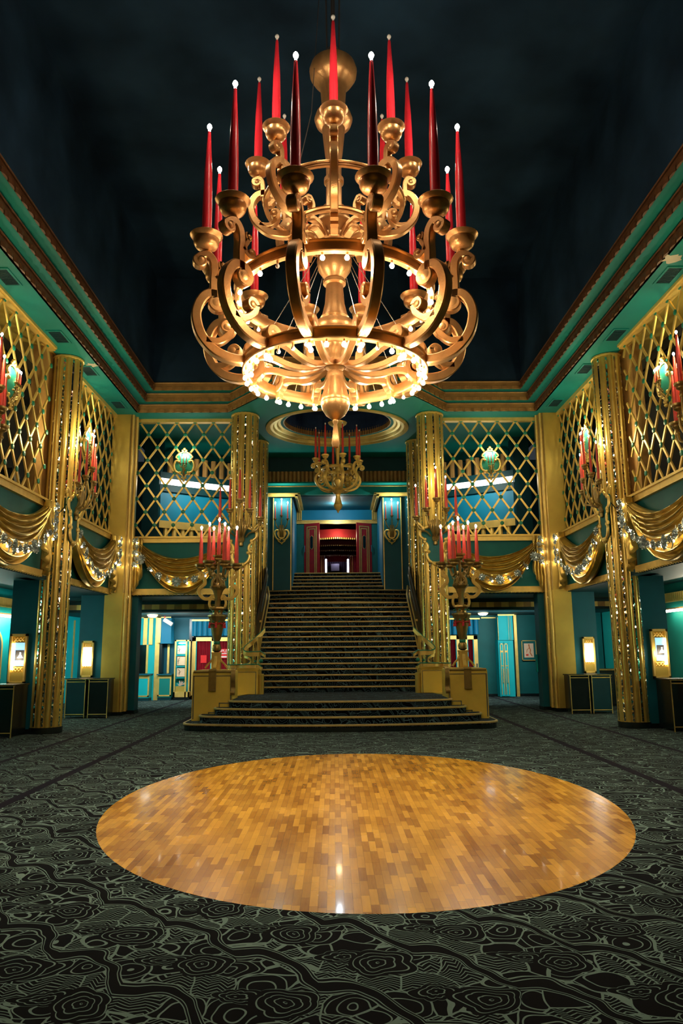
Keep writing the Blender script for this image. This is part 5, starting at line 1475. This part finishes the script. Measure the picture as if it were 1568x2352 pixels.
m = MB(); fbox(m, 362.5, 1417, 364.5, 1476, 27.4); fbox(m, 366.5, 1417, 368.5, 1476, 27.4); fbox(m, 362, 1416, 393, 1419, 27.4); fbox(m, 367, 1484, 369, 1546, 27.9); fbox(m, 385.5, 1480, 388, 1546, 27.9)
struct('trim_24', m, 'goldt', 0, 'thin gold uprights round the second counter')
struct('wall_cloakroom', slab(362.5, 1418, 370, 1546, 27.6, .35), 'black', 0, 'black slab standing for the shade of a gap beside the second counter')  # solid slab, the darkness of the gap put into its colour
t = thing('spot_lamp', 'white cylindrical spot lamp with red bracket under the cloakroom ceiling', 'lamp', at(385, 1428, 26.8))
m = MB().lathe([(.055, -.2), (.075, -.19), (.08, .15), (.06, .16)], 0, 0, 14); m.xf(Matrix.Rotation(math.radians(-58), 4, 'Y')); m.build('body', 'white', t)
MB().tube([(-.1, 0, .05), (-.12, 0, .28)], .02, 6).build('bracket', 'notice', t)
# showcase with three drawings
p0 = at(402, 1470, 27.6); p1 = at(434, 1601, 27.6); w = p1.x-p0.x; Hh = p0.z
t = thing('display_case', 'tall gold display case with three framed drawings and a lit top', 'display case', ((p0.x+p1.x)/2, 27.6, 0))
m = MB().box(-w/2, -w/2+.05, -.02, .04, .1, Hh).box(w/2-.05, w/2, -.02, .04, .1, Hh).box(w/2-.17, w/2-.12, -.02, .04, .1, Hh).box(-w/2, w/2, -.02, .04, Hh-.05, Hh).box(-w/2, w/2, -.02, .38, .1, .28)
m.build('frame', 'goldt', t, 0)
B(-w/2, w/2, .28, .38, .28, Hh-.05).build('back', 'cyan', t, 0)
B(-w/2, w/2, 0, .38, 0, .1).build('kickboard', 'black', t, 0)
fr_ = None
for i, (y0, y1) in enumerate(((1483, 1502), (1508, 1528), (1535, 1554))):
    za, zb = at(410, y0, 27.7).z, at(410, y1, 27.7).z
    f = B(-w/2+.06, w/2-.18, .10, .12, zb-.02, za+.02).build('picture_frame', 'tealc', t, 0)
    g_ = B(-w/2+.08, w/2-.20, .09, .10, zb, za).build('drawing', 'cream', f, 0)
    m = MB(); random.seed(i+3)
    q = [(-w/2+.14+random.uniform(-.03, .05), .088, zb+.04+(za-zb-.08)*k/6) for k in range(7)]
    m.tube(q, .008, 5); m.tube([(q[2][0]-.05, .088, q[2][2]), q[3], (q[4][0]+.06, .088, q[4][2])], .006, 5); m.build('ink_figure', 'ink', f)
    B(-w/2+.05, w/2-.17, .04, .28, zb-.06, zb-.035).build('shelf', 'cyan', t, 0)
MB().lathe([(0, 0), (.12, .01), (.14, .03), (.1, .05)], -.05, .15, 14, 'z', Hh-.14).build('top_light', 'opal', t)
B(-w/2+.06, w/2-.18, .04, .25, .28, .48).build('gold_plinth', 'goldw', t, 0)
m = MB(); random.seed(5)
for k in range(40):
    a = random.uniform(0, 6.28); r = random.uniform(.02, .16); x = -.06+r*math.cos(a); z = .56+.07*math.sin(a)*1.2+random.uniform(0, .05)
    m.tube([(-.06+.2*(x+.06), .13, .52), (x, .12, z)], .008, 4)
m.build('feather_headdress', paint('pale_feathers', (.6, .45, .35), .8), t)
lamp('case_light', (0, -.15, Hh-.3), 3, (.8, 1, 1), .05, t)
# gold framed doors with red curtains and notices
def curtain_door(px0, px1, pyt, pyb, Y, nm, label, kind_n, notice=None, group='curtained gold doors'):
    a = at(px0, pyt, Y); b = at(px1, pyb, Y); w = b.x-a.x; H_ = a.z
    t = thing('door_%d' % kind_n, label, 'door', ((a.x+b.x)/2, Y, 0), 0); t['kind'] = 'structure'; del t['category']
    m = MB().box(-w/2, -w/2+.14, -.05, .02, 0, H_).box(w/2-.14, w/2, -.05, .02, 0, H_).box(-w/2, w/2, -.05, .02, H_-.14, H_).box(-w/2, w/2, -.05, .02, 0, .14)
    m.build('door_frame', 'goldt', t, 0)
    m = MB().box(-w/2+.14, -w/2+.17, -.03, .03, .14, H_-.14).box(w/2-.17, w/2-.14, -.03, .03, .14, H_-.14); m.build('teal_lining', 'cyan', t, 0)
    n = 46; vs = []
    for k in range(n+1):
        x = -w/2+.15+(w-.3)*k/n; y_ = .05+.018*math.sin(k*1.15)
        vs += [(x, y_, .14), (x, y_, H_-.14), (x, y_+.02, H_-.14), (x, y_+.02, .14)]
    MB().add(vs, [(4*k+j, 4*k+(j+1) % 4, 4*k+4+(j+1) % 4, 4*k+4+j) for k in range(n) for j in range(4)]).build('curtain', 'redc', t, 60)
    B(w/2-.08, w/2-.03, -.09, -.05, 1.0, 1.2).build('handle', 'steel', t, 0)
    if notice:
        B(notice[0]-.11, notice[0]+.11, .005, .012, notice[1], notice[1]+.28).build('red_notice', 'notice', t, 0)
    return t
tl = curtain_door(442, 492, 1464, 1606, 27.9, 'l', 'gold framed door with red curtain and a red notice, left of the candelabrum', 3, (-.0, 1.3))
t2 = curtain_door(493, 540, 1464, 1606, 27.9, 'l2', 'gold framed door with red curtain and a red and white sign', 4)
# the partly hidden sign reads COMPLET
def text(s_, size, loc, mat, parent=None, name='lettering', rot=(PI/2, 0, 0), ext=.004):
    c = bpy.data.curves.new(name, 'FONT'); c.body = s_; c.size = size; c.extrude = ext; c.align_x = 'CENTER'; c.align_y = 'CENTER'
    o = bpy.data.objects.new(name, c); COL.objects.link(o); dg = bpy.context.evaluated_depsgraph_get()
    me = bpy.data.meshes.new_from_object(o.evaluated_get(dg)); bpy.data.objects.remove(o)
    o = bpy.data.objects.new(name, me); me.materials.clear(); me.materials.append(M[mat]); COL.objects.link(o)
    o.location = loc; o.rotation_euler = rot
    if parent: o.parent = parent
    return o
px = at(507, 1500, 27.85); 
sg = B(-.25, .25, 0, .012, -.17, .17).build('notice_board', 'notice', t2, 0); sg.location = (px.x-t2.location.x, -.03, px.z-.02)
text('COMPLET', .15, (0, -.006, .09), 'white', sg); B(-.22, .22, -.006, 0, -.015, .012).build('white_bar', 'white', sg, 0)
B(-.22, .22, -.006, 0, -.14, -.09).build('white_bar', 'white', sg, 0)
m = MB(); fbox(m, 436, 1422, 441, 1606, 27.9); struct('trim_25', m, 'black', 0)  # black strip painted in for the dark gap beside the display case
m = MB(); fbox(m, 441, 1425, 540, 1460, 27.85, .02); struct('wall_cloakroom', m, 'blue', 0)
m = MB(); a = at(442, 1426, 27.8); b = at(538, 1460, 27.8); n = 8; 
for k in range(n):
    x = a.x+(b.x-a.x)*(k+.5)/n; m.lathe([((b.x-a.x)/n*.48, 0), ((b.x-a.x)/n*.48, a.z-b.z)], x, 27.85, 14, 'z', b.z)
struct('trim_26', m, 'blue', 40, 'blue half-round fluting over the curtained doors')
m = MB(); fbox(m, 441, 1423, 540, 1426, 27.7); struct('trim_27', m, 'goldt', 0)
lamp('cloakroom_fill', (-6.2, 24.7, 2.80), 46, (.85, .97, 1), 2.2, None, 'AREA', (math.radians(62), 0, 0), .5)  # added area fills for the left room, turned away from the hall
lamp('cloakroom_fill', (-4.2, 24.7, 2.80), 22, (1, .92, .8), 2.2, None, 'AREA', (math.radians(62), 0, 0), .5)
for i, (x, y) in enumerate(((-6.2, 25.6), (-4.2, 26.3), (5.2, 26.0), (7.2, 25.2))):  # invented lamps to go with the added fills in the back rooms
    t = thing('added_ceiling_lamp', ('added round opal ceiling lamp in the room %s' % ('left of the stairs, nearer the aisle', 'left of the stairs, nearer the doors', 'right of the stairs, nearer the doors', 'right of the stairs, nearer the aisle')[i]), 'lamp', (x, y, 2.97), 0, 'added opal ceiling lamps')
    MB().lathe([(0, -.10), (.1, -.09), (.16, -.05), (.18, 0)], 0, 0, 18).build('shade', 'opal', t); MB().lathe([(.19, -.02), (.19, 0), (.15, 0)], 0, 0, 18).build('rim', 'goldt', t, 40)
# right: doors, closet, picture
curtain_door(1063, 1101, 1460, 1603, 27.9, 'r', 'gold framed door with red curtain right of the right candelabrum', 5, (-.22, 1.25))
curtain_door(1022, 1061, 1460, 1603, 27.9, 'r2', 'gold framed red curtained door behind the right candelabrum', 6)
m = MB(); a = at(1024, 1422, 27.8); b = at(1100, 1457, 27.8); n = 6
for k in range(n):
    x = a.x+(b.x-a.x)*(k+.5)/n; m.lathe([((b.x-a.x)/n*.48, 0), ((b.x-a.x)/n*.48, a.z-b.z)], x, 27.85, 14, 'z', b.z)
struct('trim_28', m, 'blue', 40, 'blue half-round fluting over the right curtained doors')
m = MB(); fbox(m, 1022, 1420, 1101, 1422.5, 27.7); fbox(m, 1104, 1418, 1142, 1420, 27.9); fbox(m, 1141.5, 1418, 1144.5, 1470, 27.5)
fbox(m, 1166, 1414, 1168.5, 1470, 27.4); fbox(m, 1170, 1412, 1173, 1470, 27.4); fbox(m, 1142, 1411, 1180, 1414, 27.4); fbox(m, 1184, 1410, 1187, 1600, 27.9); fbox(m, 1184, 1409, 1240, 1412, 27.9)
struct('trim_29', m, 'goldt', 0, 'gold lines on the right end wall')
struct('wall_cloakroom', slab(1143, 1413, 1179, 1470, 27.45, .5), 'cyan', 0, 'cyan panel over the closet')
struct('wall_cloakroom', slab(1143, 1470, 1184, 1600, 27.5, .5), 'cyan', 0, 'cyan closet wall')
pa = at(1146, 1475, 27.45); pb = at(1172, 1598, 27.45); w = (pb.x-pa.x)/2
for i in range(2):
    t = thing('door_%d' % (7+i), '%s leaf of the cyan closet with gold lines and long handle' % ('left', 'right')[i], 'door', (pa.x+w*(i+.5), 27.48, 0)); t['kind'] = 'structure'; del t['category']
    B(-w/2+.01, w/2-.01, -.03, .0, .05, pa.z).build('leaf', 'cyan', t, 0)
    m = MB().box(-w/2+.02, -w/2+.04, -.04, -.03, .1, pa.z-.05).box(w/2-.04, w/2-.02, -.04, -.03, .1, pa.z-.05).box(-w/2+.02, w/2-.02, -.04, -.03, pa.z-.08, pa.z-.05).box(-w/2+.04, w/2-.04, -.04, -.03, 1.1, 1.13).box(-w/2+.04, w/2-.04, -.04, -.03, 1.6, 1.66)
    m.build('gold_lines', 'goldt', t, 0)
    MB().tube([(.0, -.03, .5), (0, -.09, .52), (0, -.09, 1.0), (0, -.03, 1.02)], .012, 6).build('handle', 'goldt', t)
pa = at(1197, 1471, 27.9); pb = at(1233, 1517, 27.9); w = pb.x-pa.x; hh = pa.z-pb.z
t = thing('framed_picture', 'framed drawing of a dancing figure on cream paper with teal mount', 'picture', ((pa.x+pb.x)/2, 27.95, (pa.z+pb.z)/2))
m = MB().box(-w/2, w/2, -.05, 0, -hh/2, -hh/2+.025).box(-w/2, w/2, -.05, 0, hh/2-.025, hh/2).box(-w/2, -w/2+.025, -.05, 0, -hh/2, hh/2).box(w/2-.025, w/2, -.05, 0, -hh/2, hh/2); m.build('frame', 'goldt', t, 0)
B(-w/2+.02, w/2-.02, -.02, -.01, -hh/2+.02, hh/2-.02).build('mount', 'teal', t, 0)
B(-w/2+.09, w/2-.1, -.025, -.02, -hh/2+.11, hh/2-.11).build('paper', 'cream', t, 0)
m = MB().tube([(0, -.03, .2), (.01, -.03, .12), (.05, -.03, .02), (.03, -.03, -.08), (.1, -.03, -.2)], .016, 6).tube([(.01, -.03, .1), (-.08, -.03, .02), (-.1, -.03, -.08)], .008, 6); m.sphere((0, -.03, .2), .025, 8, 6); m.build('drawn_figure', paint('orange_ink', (.5, .12, .02), .7), t)
B(-.12, -.03, -.028, -.024, -.2, -.13).build('red_lettering_patch', paint('red_ink', (.6, .05, .03), .7), t, 0)
tag(MB().box(sx(1, 5.74), sx(1, 5.78), 21.9, 22.0, 1.05, 1.55).build('wall_box', 'cyan', None, 0), 'small pale cyan box fixed to the teal post on the right', 'box')
lamp('cloakroom_fill', (5.2, 24.7, 2.80), 26, (.9, .97, 1), 2.2, None, 'AREA', (math.radians(62), 0, 0), .5)  # added area fills for the right room
lamp('cloakroom_fill', (7.2, 24.7, 2.80), 22, (.95, 1, 1), 2.2, None, 'AREA', (math.radians(62), 0, 0), .5)

# ================================================================ side aisles
def black_unit(x, y, w, h, d, label, mat='black'):
    t = thing('black_cabinet', label, 'cabinet', (x, y, 0), 0, 'black cabinets with gold edges')
    B(-w/2, w/2, 0, d, .05, h).build('body', mat, t, 0)
    B(-w/2-.03, w/2+.03, -.03, d, h, h+.03).build('top', 'black', t, 0)
    m = MB().box(-w/2, -w/2+.018, -.012, 0, 0, h).box(w/2-.018, w/2, -.012, 0, 0, h).box(-w/2, w/2, -.012, 0, h-.07, h-.05).box(-w/2, w/2, -.012, 0, .09, .11).box(-w/2-.03, w/2+.03, -.035, -.03, h, h+.012)
    m.build('gold_edging', 'goldt', t, 0); return t
black_unit(-7.35, 15.75, 1.5, 1.04, .7, 'wide black cabinet at the foot of the left round column')
black_unit(7.75, 15.75, 1.5, 1.04, .7, 'wide black cabinet at the foot of the right round column')
for i, (xa, which) in enumerate(((-6.88, 'outer of the two before the left corner pillar'), (-6.28, 'inner of the two before the left corner pillar'), (6.58, 'inner of the two before the right corner pillar'), (7.16, 'outer of the two before the right corner pillar'))):
    black_unit(xa, 20.3, .52, 1.0, .5, 'narrow black cabinet, %s' % which, 'dteal' if i in (0, 3) else 'black')
# octagonal gilt poster frame on the left end wall
p = at(180, 1530, 27.6)
t = thing('poster_frame', 'octagonal gilt frame with a dark poster on the cyan wall at the far left', 'poster', (p.x, 27.6, p.z))
O8 = [(-.22, -.62), (.22, -.62), (.42, -.42), (.42, .42), (.22, .62), (-.22, .62), (-.42, .42), (-.42, -.42)]
MB().prism(O8, -.08, .3, lambda a, b, z: (a, z, b)).build('frame', 'goldb', t, 0)
MB().box(-.33, .33, -.1, -.08, -.45, .45).build('inner_frame', 'goldt', t, 0)
MB().box(-.28, .28, -.11, -.10, -.40, .40).build('poster', 'ink', t, 0)
m = MB(); random.seed(11)
for k in range(46): m.box(*(lambda a, c: (a, a+random.uniform(.01, .05), -.114, -.11, c, c+random.uniform(.006, .02)))(random.uniform(-.25, .2), random.uniform(-.38, .36)))
m.build('poster_print', 'white', t, 0)
MB().prism([(-.12, .12), (.2, .22), (.24, .14), (-.02, .02), (-.14, .02)], -.12, -.11, lambda a, b, z: (a, z, b)).build('poster_hat', 'red', t, 0)
m = slab(150, 1425, 161, 1612, 26.8, .1); struct('trim_30', m, 'goldt', 0, 'gold strip at the far end of the left aisle')
m = slab(139, 1428, 150, 1614, 26.6, .2); struct('door_9', m, 'tealb', 0, 'teal door at the far end of the left aisle')
m = slab(161, 1420, 200, 1612, 27.7, .1); struct('wall_cloakroom', m, 'cyan', 0)
p = at(155, 1532, 26.75); sg = B(-.09, .09, -.02, 0, -.07, .07).build('number_sign', 'notice', None, 0); sg.location = p
tag(sg, 'small red and blue number sign on the gold strip, far left', 'sign'); text('16', .11, (0, -.024, .01), 'white', sg); B(-.09, .09, -.022, 0, -.10, -.07).build('blue_band', 'blue', sg, 0)
t = thing('fire_extinguisher', 'red fire extinguisher with white label behind the left black cabinets', 'extinguisher', (at(172, 1600, 24).x, 24, 0))
MB().lathe([(.08, 0), (.09, .05), (.09, .45), (.05, .55), (.03, .6)], 0, 0, 14).build('cylinder', 'notice', t); MB().lathe([(.02, .58), (.05, .62), (.03, .7)], 0, 0, 8).build('valve', 'black', t); MB().box(-.06, .08, -.1, -.08, .42, .58).build('label_card', 'white', t, 0)
# arched mirror on the left outer wall, bar mirror and lamp on the right
for s, nm in ((-1, 'left'), (1, 'right')):
    xw = sx(s, 9.42)
    t = thing('arched_mirror', 'gold framed arched mirror on the outer wall of the %s aisle' % nm, 'mirror', (xw, 20.2 if s < 0 else 18.0, 0))
    H = [(-.8, 1.0), (.8, 1.0)]+[(.8*math.cos(a), 1.9+.55*math.sin(a)) for a in [PI*k/12 for k in range(13)]]
    MB().prism(H, 0, .08, lambda a, b, z: (-s*z, a, b)).build('frame', 'goldt', t, 0)
    MB().prism([(a*.86, 1.08+(b-1.0)*.9) for a, b in H], .08, .09, lambda a, b, z: (-s*z, a, b)).build('mirror_glass', 'tealb', t, 0)
    y0 = 16 if s < 0 else 14.5
    t = thing('cornice_light', 'long glowing cove light along the %s aisle cornice' % nm, 'light', (sx(s, 9.2), y0+3, 2.72), 0, 'aisle cove lights')
    B(-.05, .05, -4, 3.5, -.03, .03).build('diffuser', 'tube', t, 0); B(-.07*1, .07, -4, 3.5, .03, .07).build('housing', 'goldb', t, 0)
    lamp('cove_glow', (sx(s, 9.0), y0+3, 2.6), 40, (1, .97, .85) if s < 0 else (1, .9, .6), .2, None, 'AREA', (0, math.radians(-70*s), 0), 5)
t = thing('candle_bracket', 'glowing small candle bracket with crystal drops at the right edge', 'sconce', (sx(1, 9.3), 18.9, 2.35))
m = MB().tube([(0, 0, -.25), (-.15, 0, -.3), (-.25, 0, -.12)], .02, 6); m.sphere((-.2, 0, -.25), .05, 8, 6); m.build('arm', 'bronze', t)
for dy in (-.18, 0, .18): MB().lathe([(.02, 0), (.05, .05), (.045, .12), (.0, .17)], -.25, dy, 8, 'z', -.1).build('glass_shade', 'bulb', t)
for k in range(10): MB().sphere((-.25+random.uniform(-.05, .05), random.uniform(-.2, .2), random.uniform(-.4, -.15)), .02, 6, 4).build('crystal_drop', 'bulbo', t)
lamp('bracket_light', (-.35, 0, .1), 8, WARMW, .05, t)
# studded bar behind the right cabinets
t = thing('studded_bar', 'dark bar counter with rows of studs in the right aisle', 'bar', (8.15, 23.0, 0))
B(-.9, .9, 0, .6, 0, 1.05).build('body', 'black', t, 0); B(-1.0, 1.0, -.08, .6, 1.05, 1.1).build('top', 'bronze', t, 0)
m = MB()
for r in range(4):
    for k in range(14): m.sphere((-.8+k*.12, -.01, .35+r*.16), .012, 6, 4)
m.build('studs', 'steel', t)
struct('trim_31', MB().box(7.62, 7.86, 26.4, 26.45, 0, 2.9).box(8.4, 8.5, 26.3, 26.4, 1, 2.9).box(8.7, 8.8, 26.3, 26.4, 1, 2.9), 'goldt', 0, 'gold strips at the far end of the right aisle')
struct('wall_cloakroom', B(7.2, 9.5, 26.5, 26.6, 0, 3.0), 'teal', 0, 'teal wall at the far end of the right aisle')
# a wooden chair back and leg at the right edge
t = thing('stool', 'edge of a dark wooden stool beside the right black cabinet, cut by the frame', 'stool', (7.55, 15.15, 0))
B(-.2, .2, -.2, .2, .62, .67).build('seat', paint('brown_leather', (.12, .03, .015), .4), t, 0); B(-.2, .2, .17, .2, .67, .95).build('backrest', paint('brown_leather_back', (.12, .03, .015), .4), t, 0)
for a in (-.17, .17):
    for b in (-.17, .17): B(a-.02, a+.02, b-.02, b+.02, 0, .62).build('leg', 'black', t, 0)
# closing wall behind the camera
struct('wall_front', B(-10, 10, -5.2, -5.0, 0, 12.6), 'goldw', 0)
